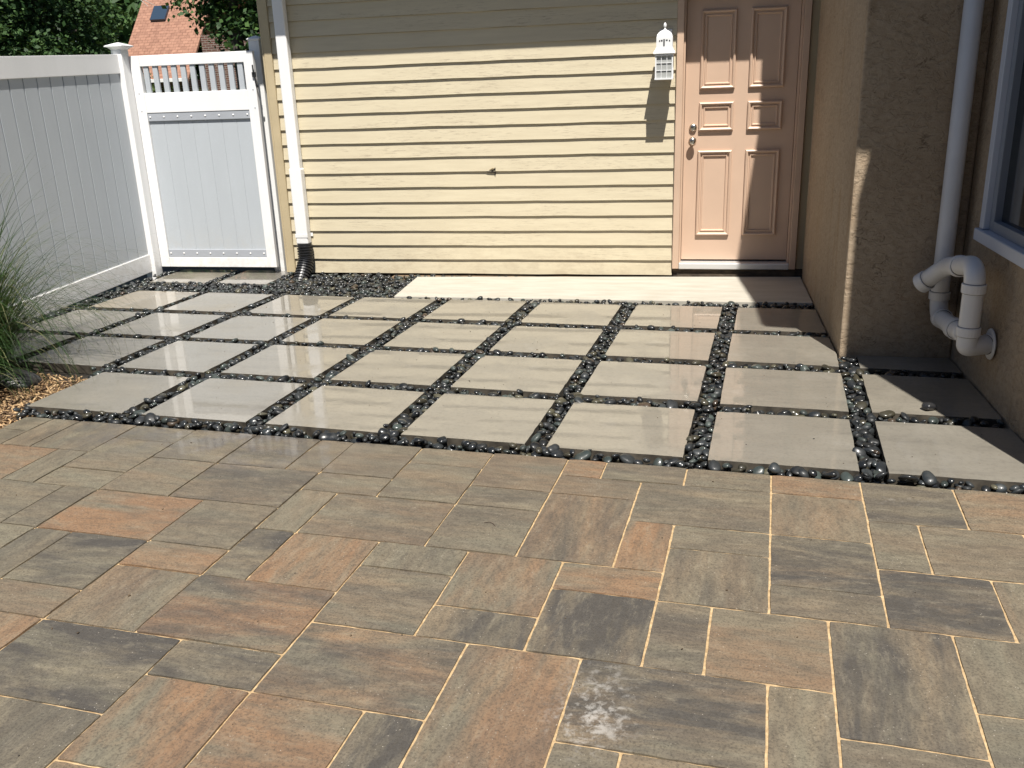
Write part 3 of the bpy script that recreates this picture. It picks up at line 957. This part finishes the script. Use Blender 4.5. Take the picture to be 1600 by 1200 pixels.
# ---- PVC drain with overflow arch
pv = empty('pvc_drain_pipe', (3.385, 1.415, 0), 'grey-white PVC drain pipe with looped arch beside the stucco wall', 'drain pipe')
LP = Vector((3.385, 1.415, 0))
def arc_pts(path, rad=.09, seg=8):
    """round the corners of a polyline"""
    P_ = [Vector(p) for p in path]
    out = [P_[0]]
    for a, b, c_ in zip(P_, P_[1:], P_[2:]):
        d1 = (a - b).normalized(); d2 = (c_ - b).normalized()
        r = min(rad, (a - b).length * .49, (c_ - b).length * .49)
        p1, p2 = b + d1 * r, b + d2 * r
        for k in range(seg + 1):
            t_ = k / seg
            out.append(p1 * (1 - t_) ** 2 + b * 2 * t_ * (1 - t_) + p2 * t_ ** 2)
    out.append(P_[-1])
    return out
PR = .047
A_ = [(3.385, 1.412, 2.9), (3.385, 1.412, .262), (3.372, .95, .30), (3.366, .76, .325)]
part(pv, 'downpipe', tube(bmesh.new(), arc_pts(A_, .13), PR, 24), 'pvc', True, base=LP)
B_ = [(3.29, 1.35, .425), (3.375, 1.28, .56), (3.368, 1.02, .64), (3.364, .80, .66), (3.362, .745, .60), (3.362, .745, .22), (3.42, .765, .21), (3.49, .785, .21)]
B_ = [(3.275, 1.315, .470), (3.355, 1.22, .575), (3.366, .80, .66), (3.362, .72, .62), (3.362, .72, .275), (3.40, .74, .275), (3.499, .79, .275)]
part(pv, 'overflow_arch', tube(bmesh.new(), arc_pts(B_, .16, 12), PR, 28), 'pvc', True, base=LP)
def ring(p, d, r=PR + .0075, w=.045):
    p = Vector(p); d = Vector(d).normalized()
    bm = tube(bmesh.new(), [p - d * w / 2, p - d * (w / 2 - .003), p + d * (w / 2 - .003), p + d * w / 2], r, 24, True, [r - .003, r, r, r - .003])
    part(pv, 'coupling', bm, 'pvc', False, base=LP)
    for sg in (-1, 1):
        e_ = p + d * (w / 2 + .0012) * sg
        part(pv, 'seam', tube(bmesh.new(), [e_ - d * .0012, e_ + d * .0012], PR + .0018, 24), 'seam', True, base=LP)
ring((3.385, 1.412, .375), (0, 0, 1))
ring((3.384, 1.30, .272), (0, .99, -.08), w=.05)
ring((3.362, .72, .565), (0, 0, 1))
ring((3.362, .72, .355), (0, 0, 1))
ring((3.361, 1.0, .617), (.01, -.42, .085))
ring((3.372, .98, .298), (0, 1, -.09), w=.07)
ring((3.275, 1.315, .470), (.62, -.7, .72), PR + .008, .05)
ring((3.475, .777, .275), (.1, .05, 0), PR + .004, .02)
bm = lathe(bmesh.new(), [(.075, 0), (.078, .006), (.066, .012)], (3.482, .784, .275), 'x', 28)
part(pv, 'wall_flange', bm, 'pvc', True, base=LP)

# ---- fence
FX = -2.94
fence = empty('vinyl_fence', (FX, 3.6, 0), 'tall solid vinyl privacy fence with grey pickets along the left side', 'fence')
LFe = Vector((FX, 3.6, 0))
def sl(y, z36, slope=.035):
    return z36 + (y - 3.6) * slope
def slope_box(y0, y1, x0, x1, zb, zt, bv=.004):
    """box whose bottom and top follow the fence slope"""
    bm = bmesh.new()
    box(bm, x0, x1, y0, y1, 0, 1, 0)
    for v in bm.verts:
        v.co.z = sl(v.co.y, zt) if v.co.z > .5 else sl(v.co.y, zb)
    if bv:
        bmesh.ops.bevel(bm, geom=list(bm.edges), offset=bv, segments=2, affect='EDGES')
    return bm
for (ya, yb) in ((1.16, 3.60), (-1.40, 1.05), (-3.9, -1.51)):
    part(fence, 'top_rail', slope_box(ya, yb, FX - .022, FX + .022, 1.772, 1.930), 'white', base=LFe)
    part(fence, 'bottom_rail', slope_box(ya, yb, FX - .022, FX + .022, .024, .187), 'white', base=LFe)
    n = int((yb - ya) / .151)
    for k in range(n + 1):
        y1 = yb - k * .151; y0 = max(ya, y1 - .1504)
        if y1 - y0 < .02: continue
        part(fence, 'picket', slope_box(y0, y1, FX - .009, FX + .0095, .18, 1.78, .006), 'greyvinyl', base=LFe)
for k, yy in enumerate((3.655, 1.105, -1.455)):
    x0 = FX - .0555 + .02
    zt = 1.93 + (yy - 3.6) * .035
    hp_ = part(fence, 'post', B(x0 - .005, x0 + .095, yy - .055, yy + .055, -.25, zt + .035, .006, 2), 'white', base=LFe)
    c = x0 + .045
    bm = lathe(bmesh.new(), [(.050, 0), (.055, .008), (.062, .014), (.070, .020), (.086, .026), (.087, .033), (.080, .037), (.045, .050), (.006, .062)], (c, yy, zt + .034), 'z', 4, True)
    bmesh.ops.translate(bm, verts=bm.verts, vec=-LFe)
    mk('post_cap', bm, 'white', hp_)

# ---- gate
gate = empty('vinyl_gate', (-2.29, 3.72, .05), 'white framed gate with grey board panel and open slats at its top', 'gate')
LG = Vector((-2.29, 3.72, .05))
GX0, GX1 = -2.878, -1.707
def gp(name, bm, mat, parent=None, smooth=False):
    return mk(name, local(LG, bm), mat, parent or gate, None, smooth)
gp('stile', B(GX0, GX0 + .09, 3.70, 3.745, .052, 1.915, .004, 2), 'white')
gp('stile', B(GX1 - .09, GX1, 3.70, 3.745, .052, 1.915, .004, 2), 'white')
gp('top_rail', B(GX0 + .0905, GX1 - .0905, 3.702, 3.743, 1.825, 1.915, .003), 'white')
gp('middle_rail', B(GX0 + .0905, GX1 - .0905, 3.702, 3.743, 1.434, 1.602, .003), 'white')
gp('bottom_rail', B(GX0 + .0905, GX1 - .0905, 3.702, 3.743, .052, .142, .003), 'white')
w_ = (GX1 - GX0 - .181) / 7
for k in range(7):
    xa = GX0 + .0905 + w_ * k
    gp('board', B(xa + .0003, xa + w_ - .0003, 3.722, 3.738, .143, 1.433, .002), 'greyvinyl')
for (z0, z1) in ((1.363, 1.432), (.144, .214)):
    bt = gp('batten', B(GX0 + .092, GX1 - .092, 3.7065, 3.7215, z0, z1, .002), 'greybatten')
    for k in range(8):
        x = GX0 + .115 + (GX1 - GX0 - .23) * k / 7
        gp('screw', lathe(bmesh.new(), [(.0085, 0), (.0085, .002), (.005, .005), (.001, .006)], (x, 3.7065, (z0 + z1) / 2), 'y', 12), 'white', bt, True)
wsl = (GX1 - GX0 - .18) / 11
for k in range(11):
    x = GX0 + .09 + wsl * (k + .5)
    gp('slat', B(x - .024, x + .024, 3.712, 3.734, 1.6025, 1.8245, .002), 'greyvinyl')
gpost = empty('gate_post', (-1.66, 3.77, 0), 'white gate post with pyramid cap between the gate and the house corner', 'post')
LQ = Vector((-1.66, 3.77, 0))
part(gpost, 'post', B(-1.800, -1.700, 3.835, 3.935, -.2, 1.995, .005, 2), 'white', base=LQ)
bm = lathe(bmesh.new(), [(.046, 0), (.05, .008), (.058, .014), (.060, .020), (.052, .026), (.030, .038), (.004, .048)], (-1.75, 3.885, 1.995), 'z', 4, True)
part(gpost, 'post_cap', bm, 'white', base=LQ)
bm = bmesh.new()
box(bm, -1.725, -1.690, 3.684, 3.699, 1.70, 1.742, .003)
box(bm, -1.712, -1.700, 3.676, 3.684, 1.735, 1.80, .002)
tube(bm, [(-1.704, 3.69, 1.70), (-1.700, 3.688, 1.66), (-1.692, 3.69, 1.628)], .006, 8)
box(bm, -1.70, -1.678, 3.686, 3.699, 1.615, 1.64, .003)
part(gate, 'latch', bm, 'iron', base=LG)
for (x, z) in ((GX0 + .045, 1.60), (GX0 + .045, 1.45), (GX1 - .03, 1.60), (GX1 - .03, 1.45)):
    part(gate, 'rivet', lathe(bmesh.new(), [(.006, -.001), (.006, .002), (.002, .003)], (x, 3.70, z), 'y', 10), 'greybatten', base=LG)

# ================================================================== PEBBLES
def ico(sub):
    b = bmesh.new()
    bmesh.ops.create_icosphere(b, subdivisions=sub, radius=1)
    V = np.array([v.co[:] for v in b.verts]); Fx = np.array([[v.index for v in f.verts] for f in b.faces])
    b.free()
    return V, Fx
V2, F2 = ico(2)
V3, F3 = ico(3)
def inside_convex(poly, x, y, marg):
    """distance test: inside polygon grown by marg"""
    n = len(poly)
    sgn = 1 if sum(poly[i][0] * poly[(i + 1) % n][1] - poly[(i + 1) % n][0] * poly[i][1] for i in range(n)) > 0 else -1
    for i in range(n):
        ax, ay = poly[i]; bx, by = poly[(i + 1) % n]
        ex, ey = bx - ax, by - ay
        d = (ex * (y - ay) - ey * (x - ax)) / math.hypot(ex, ey) * sgn
        if d < -marg:
            return False
    return True
BLOCK = [p for _, p in SLABS] + GATE_SLABS + [PAD, [(BX, BY), (3.6, BY), (3.6, 4), (BX, 4)]]
BB = []
for p in BLOCK:
    xs = [a[0] for a in p]; ys = [a[1] for a in p]
    BB.append((min(xs) - .05, max(xs) + .05, min(ys) - .05, max(ys) + .05))
def pav_edge(x):
    a = c0; b = c1
    return a[1] + (b[1] - a[1]) * (x - a[0]) / (b[0] - a[0])
SIG = sgrid((0 - 3) * (SL + GX), (SL + GY) * 1)
def bed_ok(x, y, r):
    if x > RX - r or x < -2.895 + r: return False
    if y < pav_edge(x) + r * .9: return False
    if y > 3.70 + (0.12 if x < -1.6 else -.0): return False
    if y > 3.63 and x > -.62: return False
    # mulch corner at the left: no pebbles left of the first slab of the front rows
    gx_, gy_ = rot2(x, y, -TH)
    if gy_ < (SL + GY) - .005 and gx_ < -2 * (SL + GX) - .03 - (.10 if gy_ > SL else 0.0): return False
    if gy_ < (SL + GY) + .0 and gx_ < -2 * (SL + GX) - .13: return False
    for p, (x0, x1, y0, y1) in zip(BLOCK, BB):
        if x0 < x < x1 and y0 < y < y1 and inside_convex(p, x, y, r * .55):
            return False
    if (x + 1.41) ** 2 + (y - 3.56) ** 2 < (.07 + r) ** 2: return False
    return True
PEB = []
def scatter(n, zc, zj, amin, amax, pack, front_only=False):
    cell = .09
    H = {}
    got = 0
    for _ in range(n):
        a = random.uniform(amin, amax) * (1 + .35 * (random.random() ** 3))
        x = random.uniform(-2.9, 3.5)
        y = random.uniform(-.45, 3.82)
        asp = random.uniform(.62, .95)
        rm = a * (1 + asp) / 2
        if not bed_ok(x, y, rm): continue
        k = (int(x // cell), int(y // cell))
        bad = False
        for dx in (-1, 0, 1):
            for dy in (-1, 0, 1):
                for (qx, qy, qr) in H.get((k[0] + dx, k[1] + dy), ()):
                    if (qx - x) ** 2 + (qy - y) ** 2 < ((qr + rm) * pack) ** 2:
                        bad = True; break
                if bad: break
            if bad: break
        if bad: continue
        H.setdefault(k, []).append((x, y, rm))
        PEB.append((x, y, zc + random.uniform(-zj, zj), a, asp, random.uniform(.38, .66)))
        got += 1
    return got
g1 = scatter(45000, -.045, .004, .018, .031, .80)
g2 = scatter(60000, -.020, .005, .015, .033, .80)
g3 = scatter(14000, -.004, .005, .013, .029, 1.15)
PC = [((.010, .011, .012), 6), ((.016, .018, .020), 6), ((.025, .029, .031), 4), ((.033, .042, .039), 2.5), ((.055, .068, .062), 1.0), ((.038, .034, .022), 1.5), ((.08, .074, .048), .5), ((.05, .034, .022), .5)]
pcs = [c for c, w in PC]; pws = [w for c, w in PC]
cam_p = Vector((2.0925, -3.8176, 1.5434))
score = []
for k, p in enumerate(PEB):
    d = math.dist((p[0], p[1]), (cam_p.x, cam_p.y))
    score.append((-(p[3] / d) * (1.0 if p[2] > -.034 else .3), k))
score.sort()
singles = set(k for _, k in score[:299])
VAR = []
for k in range(16):
    V = V3.copy()
    ph = RNG.uniform(0, 6, (4, 3)); am = RNG.uniform(.04, .12, 4)
    dsp = sum(am[i] * np.sin(V @ RNG.normal(0, 1.6, 3) + ph[i, 0]) for i in range(4))
    V = V * (1 + dsp[:, None])
    V = np.sign(V) * np.abs(V) ** RNG.uniform(.82, 1.05, 3)
    VAR.append(mesh_arrays('pebble', V, F3, mat='pebble', smooth=True))
VL, FL_, CL = [], [], []
base = 0
for k, (x, y, z, a, asp, fl) in enumerate(PEB):
    az = random.uniform(0, math.pi * 2); tx = random.gauss(0, .28); ty = random.gauss(0, .28)
    col = np.array(random.choices(pcs, pws)[0]) * random.uniform(.75, 1.3)
    if k in singles:
        o = link('pebble', VAR[k % 16], bed, (x, y, z))
        o.rotation_euler = (tx, ty, az)
        o.scale = (a, a * asp, a * fl)
        o.color = (*[float(v) for v in col], 1)
    else:
        R = np.array(Matrix.Rotation(az, 3, 'Z') @ Matrix.Rotation(ty, 3, 'Y') @ Matrix.Rotation(tx, 3, 'X'))
        dsp = .08 * np.sin(V2 @ RNG.normal(0, 1.6, 3) + RNG.uniform(0, 6))
        Vv = (V2 * (1 + dsp[:, None]) * np.array([a, a * asp, a * fl])) @ R.T + np.array([x, y, z])
        VL.append(Vv); FL_.append(F2 + base); CL.append(np.repeat(col[None], len(V2), 0)); base += len(V2)
me = mesh_arrays('pebbles', np.concatenate(VL), np.concatenate(FL_), np.concatenate(CL), 'pebbles', True)
o = link('pebbles', me, bed); o['kind'] = 'stuff'
print('pebbles', g1, g2, g3)
# strays lying on the slabs
for (x, y, a, lab) in ((3.19, .565, .034, 'single dark wet pebble lying on the shaded slab near the right wall'),
                       (.62, .035, .014, 'tiny dark pebble lying alone on the fourth slab of the front row')):
    o = link('loose_pebble', VAR[3].copy(), None, (x, y, a * .55))
    o.scale = (a, a * .75, a * .6); o.rotation_euler = (.1, .05, .7); o.color = (.02, .02, .022, 1)
    tag(o, lab, 'pebble')

# ================================================================== MULCH, BOULDER, GRASS
MPOLY = [(-2.85, .86), (-2.1, .80), (-1.33, .71), (-1.345, -.02), (-1.36, -.10), (c0[0] - .01, c0[1]), (c0[0] - .19, c0[1] - 2.4), (-2.85, -2.6)]
N = 15000
VL, CL = [], []
box8 = np.array([(sx, sy, sz) for sx in (-1, 1) for sy in (-1, 1) for sz in (-1, 1)], float)
fq = np.array([(0, 1, 3, 2), (4, 6, 7, 5), (0, 4, 5, 1), (2, 3, 7, 6), (0, 2, 6, 4), (1, 5, 7, 3)])
FL_ = []
cnt = 0
while cnt < 6500:
    x = random.uniform(-2.85, -1.2); y = random.uniform(-1.2, .88)
    if not in_poly(x, y, MPOLY): continue
    l = random.uniform(.008, .034); w = random.uniform(.002, .006); h = random.uniform(.0015, .004)
    R = np.array(Matrix.Rotation(random.uniform(0, 6.3), 3, 'Z') @ Matrix.Rotation(random.gauss(0, .35), 3, 'Y') @ Matrix.Rotation(random.gauss(0, .4), 3, 'X'))
    b = box8 * np.array([l, w, h]); b[:, 1] *= np.where(b[:, 0] > 0, random.uniform(.4, 1), 1)
    VL.append(b @ R.T + np.array([x, y, -.058 + random.uniform(0, .016)]))
    FL_.append(fq + 8 * cnt)
    cc = np.array(random.choices([(.40, .26, .13), (.54, .38, .21), (.25, .15, .07), (.09, .055, .03)], [4, 3, 3, 4])[0]) * random.uniform(.8, 1.2)
    CL.append(np.repeat(cc[None], 8, 0)); cnt += 1
me = mesh_arrays('bark_chips', np.concatenate(VL), np.concatenate(FL_), np.concatenate(CL), 'chip')
o = link('bark_chips', me); o['kind'] = 'stuff'; o['label'] = 'golden brown bark mulch around the grass clump'; o['category'] = 'mulch'

V4, F4 = ico(4)
dsp = .10 * np.sin(V4 @ np.array([1.9, .7, 2.1]) + 1) + .06 * np.sin(V4 @ np.array([-3.1, 2.9, 1.2]) + 2) + .03 * np.sin(V4 @ np.array([6, -5, 4.]))
me = mesh_arrays('boulder', V4 * (1 + dsp[:, None]) * np.array([.175, .11, .065]), F4, mat='boulder', smooth=True)
o = link('boulder', me, None, (-1.95, .60, -.03)); o.rotation_euler = (0, .05, -.15)
tag(o, 'dark smooth wet boulder in the mulch below the grass clump', 'boulder')

def grass_clump(cx, cy, z0, n, hmin, hmax, seed):
    rg = random.Random(seed)
    VL, FL_, CL = [], [], []
    base = 0
    for _ in range(n):
        a = rg.uniform(0, 2 * math.pi)
        rr_ = .16 * math.sqrt(rg.random())
        bx, by = cx + rr_ * math.cos(a), cy + rr_ * math.sin(a)
        a2 = a + rg.gauss(0, .5)
        Ln = rg.uniform(hmin, hmax)
        lean = rg.uniform(.1, 1.9)
        droop = rg.uniform(.7, 3.0)
        if rg.random() < .12:
            lean = rg.uniform(0, .5); droop = rg.uniform(.3, .9)
        w = rg.uniform(.0014, .0034)
        seg = 11
        ang = math.pi / 2 - lean * .45
        x, y, z = bx, by, z0
        perp = np.array([-math.sin(a2), math.cos(a2), 0])
        pts = []
        for s_ in range(seg + 1):
            t_ = s_ / seg
            ww = w * (1 - t_ ** 2.2) + .0003
            p = np.array([x, y, z])
            pts.append((p - perp * ww, p + perp * ww))
            step = Ln / seg
            x += math.cos(a2) * math.cos(ang) * step; y += math.sin(a2) * math.cos(ang) * step; z += math.sin(ang) * step
            ang -= droop * 2.0 * (t_ + .15) / seg
            a2 += rg.gauss(0, .07)
            if z < -.04: z = -.04
        VV = np.array([q for pr in pts for q in pr])
        FF = np.array([(2 * i, 2 * i + 1, 2 * i + 3, 2 * i + 2) for i in range(seg)])
        VL.append(VV); FL_.append(FF + base); base += len(VV)
        c_ = 1.0 if rg.random() < .12 else rg.uniform(0, .65)
        CL.append(np.full((len(VV), 3), c_))
    return mesh_arrays('blades', np.concatenate(VL), np.concatenate(FL_), np.concatenate(CL), 'blade')
gr = empty('ornamental_grass', (-2.42, .84, -.05), 'tall arching green ornamental grass clump at the left edge', 'grass plant')
me = grass_clump(0, 0, 0, 1900, .40, 1.5, 3)
o = link('blades', me, gr); o['kind'] = 'stuff'
gr2_ = empty('ornamental_grass', (-2.12, .30, -.05), 'nearer arching grass clump beside the boulder at the picture edge', 'grass plant')
me = grass_clump(0, 0, 0, 650, .35, .8, 8)
o = link('blades', me, gr2_); o['kind'] = 'stuff'

# small dead leaf bits and grit blown over the paving
VL, FL_, CL = [], [], []
rgd = random.Random(99)
for k in range(420):
    x = rgd.uniform(-2.6, 3.4); y = rgd.uniform(-2.3, 2.7)
    z = -.0168 if y < pav_edge(x) else .0012
    if y > pav_edge(x) and not any(inside_convex(p, x, y, -.01) for _, p in SLABS): continue
    l = rgd.uniform(.0010, .0026) if rgd.random() < .93 else rgd.uniform(.003, .0042)
    R_ = np.array(Matrix.Rotation(rgd.uniform(0, 6.3), 3, 'Z') @ Matrix.Rotation(rgd.gauss(0, .25), 3, 'Y'))
    VL.append((box8 * np.array([l, l * rgd.uniform(.3, .8), l * .3])) @ R_.T + np.array([x, y, z + l * .3])); FL_.append(fq + 8 * len(FL_))
    cc = np.array(rgd.choice([(.05, .035, .02), (.12, .085, .05), (.03, .028, .025)]))
    CL.append(np.repeat(cc[None], 8, 0))
o = link('paving_grit', mesh_arrays('paving_grit', np.concatenate(VL), np.concatenate(FL_), np.concatenate(CL), 'chip'))
o['kind'] = 'stuff'; o['label'] = 'scattered specks of grit and plant bits on the paving'; o['category'] = 'grit'

# twig on a paver
bm = tube(bmesh.new(), [(0, 0, .003), (.02, .004, .006), (.035, -.004, .005), (.048, -.022, .003)], .0013, 6)
o = mk('twig', bm, 'twig', None, (1.32, -.855, -.018))
tag(o, 'tiny curved dark twig lying on a grey paver', 'twig')

# ================================================================== BACKGROUND
def leaves(name, centers, n, size, mat, seed, gap=.0, shade=None, parent=None):
    """leaf clusters inside lobes: centers = list of (x,y,z,rx,ry,rz)"""
    rg = np.random.default_rng(seed)
    C_ = np.array(centers)
    wts = C_[:, 3] * C_[:, 4] * C_[:, 5]; wts = wts / wts.sum()
    ncl = n // 12
    idx = rg.choice(len(C_), ncl, p=wts)
    d = rg.normal(0, 1, (ncl, 3)); d /= np.linalg.norm(d, axis=1)[:, None]
    rad = rg.uniform(.55, 1.0, ncl) ** .6
    cl = C_[idx, :3] + d * C_[idx, 3:6] * rad[:, None]
    P_ = np.repeat(cl, 12, 0) + rg.normal(0, size * 1.6, (ncl * 12, 3))
    out = np.repeat(d, 12, 0)
    m_ = len(P_)
    nrm = rg.normal(0, 1, (m_, 3)) * .75 + np.array([0, 0, .8]) + out * .5
    nrm /= np.linalg.norm(nrm, axis=1)[:, None]
    t1 = np.cross(nrm, rg.normal(0, 1, (m_, 3))); t1 /= np.linalg.norm(t1, axis=1)[:, None]
    t2 = np.cross(nrm, t1)
    s_ = size * rg.uniform(.6, 1.25, m_)[:, None]
    v0 = P_ - t1 * s_; v1 = P_ + t2 * s_ * .62 + nrm * s_ * .12; v2 = P_ + t1 * s_; v3 = P_ - t2 * s_ * .62 + nrm * s_ * .12
    V = np.stack([v0, v1, v2, v3], 1).reshape(-1, 3)
    Fx = np.arange(m_ * 4).reshape(-1, 4)
    cval = np.clip(rg.normal(.45, .22, m_) + np.repeat(rg.normal(0, .15, ncl), 12), 0, 1)
    col = np.repeat(np.repeat(cval[:, None], 4, 0), 3, 1)
    return link(name, mesh_arrays(name, V, Fx, col, mat), parent)
def tree(name, x, y, h, lobes, n, size, mat, seed, label, cat='tree', group=None, tr=.18):
    e = empty(name, (x, y, -.1), label, cat, group)
    rg = random.Random(seed)
    bm = bmesh.new()
    tube(bm, [(0, 0, 0), (.05, .02, h * .3), (-.03, .05, h * .6), (.02, 0, h * .85)], tr, 10, True, [tr * 1.2, tr, tr * .75, tr * .35])
    for k in range(7):
        a = rg.uniform(0, 6.28); z = h * rg.uniform(.25, .65)
        l = rg.uniform(.5, .9) * lobes[0][3]
        tube(bm, [(0, 0, z), (math.cos(a) * l * .5, math.sin(a) * l * .5, z + l * .35), (math.cos(a) * l, math.sin(a) * l, z + l * .5)], .05, 6, True, [tr * .4, tr * .25, tr * .1])
    mk('trunk', bm, 'bark', e)
    lv = leaves('crown', lobes, n, size, mat, seed, parent=e)
    return e
grp = 'dark leafy trees beyond the fence'
tspec = [(-15.2, 16.0, 'broad dark green tree beyond the fence at the far left', 31), (-14.7, 18.0, 'dark tree behind the fence post, left of the red roof', 32), (-18.6, 20.5, 'taller dark tree farther back beyond the fence', 33), (-18.9, 23.5, 'shaded tree beside the red shingle roof', 34)]
for (x, y, lab, sd) in tspec:
    rg = random.Random(sd)
    lobes = [(rg.uniform(-1.3, 1.3), rg.uniform(-1.2, 1.2), rg.uniform(1.2, 6.0), rg.uniform(.9, 1.5), rg.uniform(.9, 1.4), rg.uniform(.7, 1.2)) for _ in range(14)]
    lobes.append((0, 0, 3.2, 1.6, 1.6, 2.6))
    tree('leafy_tree', x, y, 6.5, lobes, 20000, .068, 'leafdark', sd, lab, group=grp)
# bare twigs hanging in the dark tree
bm = bmesh.new()
tube(bm, [(0, 0, 0), (.35, -.05, -.22), (.6, -.1, -.42)], .012, 6, True, [.016, .011, .005])
tube(bm, [(.22, -.03, -.14), (.5, 0, -.30), (.70, .0, -.40)], .01, 6, True, [.01, .008, .004])
o = mk('bare_branch', bm, 'branch', None, (-9.55, 13.9, 3.75)); tag(o, 'pale bare branch tips in front of the dark trees', 'branch')
# shrub above fence
tree('shrub', -9.6, 12.2, 2.0, [(0, 0, 1.75, 1.0, .8, .62), (-.9, .1, 1.55, .7, .7, .55), (.8, .2, 1.7, .6, .6, .5)], 9000, .045, 'leafolive', 41, 'low olive green bush just showing over the fence', 'shrub', tr=.05)
tree('shrub', -5.3, 8.3, 1.5, [(-.3, 0, 1.25, .75, .6, .5), (.6, .2, 1.2, .8, .6, .55), (.1, -.1, .6, 1.2, .7, .6)], 8000, .035, 'leafolive', 43, 'green shrub just behind the gate, seen between its slats', 'shrub', tr=.05)
# maple in front of the roof
rg = random.Random(51)
lobes = [(.25, .3, 3.5, .95, 1.0, 1.15), (-.62, 0, 3.08, .42, .4, .30), (.35, 0, 2.45, .62, .7, .5), (-.2, .1, 2.72, .4, .35, .25), (1.0, .3, 3.1, .9, .8, .9), (.6, .2, 4.4, 1.1, 1, .8)]
tree('maple_tree', -4.75, 9.3, 4.2, lobes, 17000, .05, 'leafmaple', 52, 'broad-leaved green maple between the red roof and the house', 'tree', tr=.12)
# trees far behind, filling the horizon
def far_mass():
    rg = random.Random(77)
    lobes = [(rg.uniform(-46, -6), rg.uniform(38, 46), rg.uniform(1, 11), rg.uniform(2.5, 4), rg.uniform(2, 3), rg.uniform(2, 3.2)) for _ in range(60)]
    o = leaves('distant_woods', lobes, 36000, .34, 'leafdark', 78)
    o['kind'] = 'stuff'
far_mass()

# ---- neighbour house with the red-brown roof
nb = empty('neighbour_house', (-17.2, 26.5, -.1), 'neighbouring house with red-brown shingle roof and skylight, beyond the gate', 'house')
LN = Vector((-17.2, 26.5, -.1))
def nroof(y):
    return 2.25 + (y - 26.5) * 1.18
bm = bmesh.new()
uvl = bm.loops.layers.uv.new('UVMap')
def quad(co, uv):
    f = bm.faces.new([bm.verts.new(c) for c in co])
    for l, u in zip(f.loops, uv): l[uvl].uv = u
xa, xb, ya, yb = -18.6, -15.75, 26.4, 30.6
sl_ = math.hypot(yb - ya, nroof(yb) - nroof(ya))
quad([(xa, ya, nroof(ya)), (xb, ya, nroof(ya)), (xb, yb, nroof(yb)), (xa, yb, nroof(yb))], [(0, 0), (xb - xa, 0), (xb - xa, sl_), (0, sl_)])
quad([(xb, yb + .01, nroof(yb)), (xa, yb + .01, nroof(yb)), (xa, 34.8, nroof(ya)), (xb, 34.8, nroof(ya))], [(0, sl_), (2.8, sl_), (2.8, 0), (0, 0)])
ex = bmesh.ops.extrude_face_region(bm, geom=list(bm.faces))
for g in ex['geom']:
    if isinstance(g, bmesh.types.BMVert): g.co.z -= .12
bmesh.ops.recalc_face_normals(bm, faces=bm.faces)
rf = part(nb, 'roof', bm, 'redroof', base=LN)
bm = bmesh.new()
ym = 28.45
def on_roof(x, y, dz): return (x, y, nroof(y) + dz)
v_ = [on_roof(-17.95, 28.2, .02), on_roof(-17.35, 28.2, .02), on_roof(-17.35, 28.62, .02), on_roof(-17.95, 28.62, .02)]
f = bm.faces.new([bm.verts.new(c) for c in v_])
ex = bmesh.ops.extrude_face_region(bm, geom=[f])
for g in ex['geom']:
    if isinstance(g, bmesh.types.BMVert): g.co += Vector((0, -.06, .06))
bmesh.ops.recalc_face_normals(bm, faces=bm.faces)
bmesh.ops.translate(bm, verts=bm.verts, vec=-LN)
mk('skylight', bm, 'skyglass', rf)
bm = bmesh.new()
box(bm, -18.4, -15.9, 26.7, 34.5, -.1, 2.2)
pr = [(-18.4, 26.7), (-15.9, 26.7)]
part(nb, 'wall', bm, 'brick', base=LN)
part(nb, 'gutter', B(-18.62, -15.73, 26.28, 26.395, 2.12, 2.24, .01), 'white', base=LN)
part(nb, 'side_wing', B(-15.70, -13.2, 27.6, 33.5, -.1, 3.7), 'brick', base=LN)
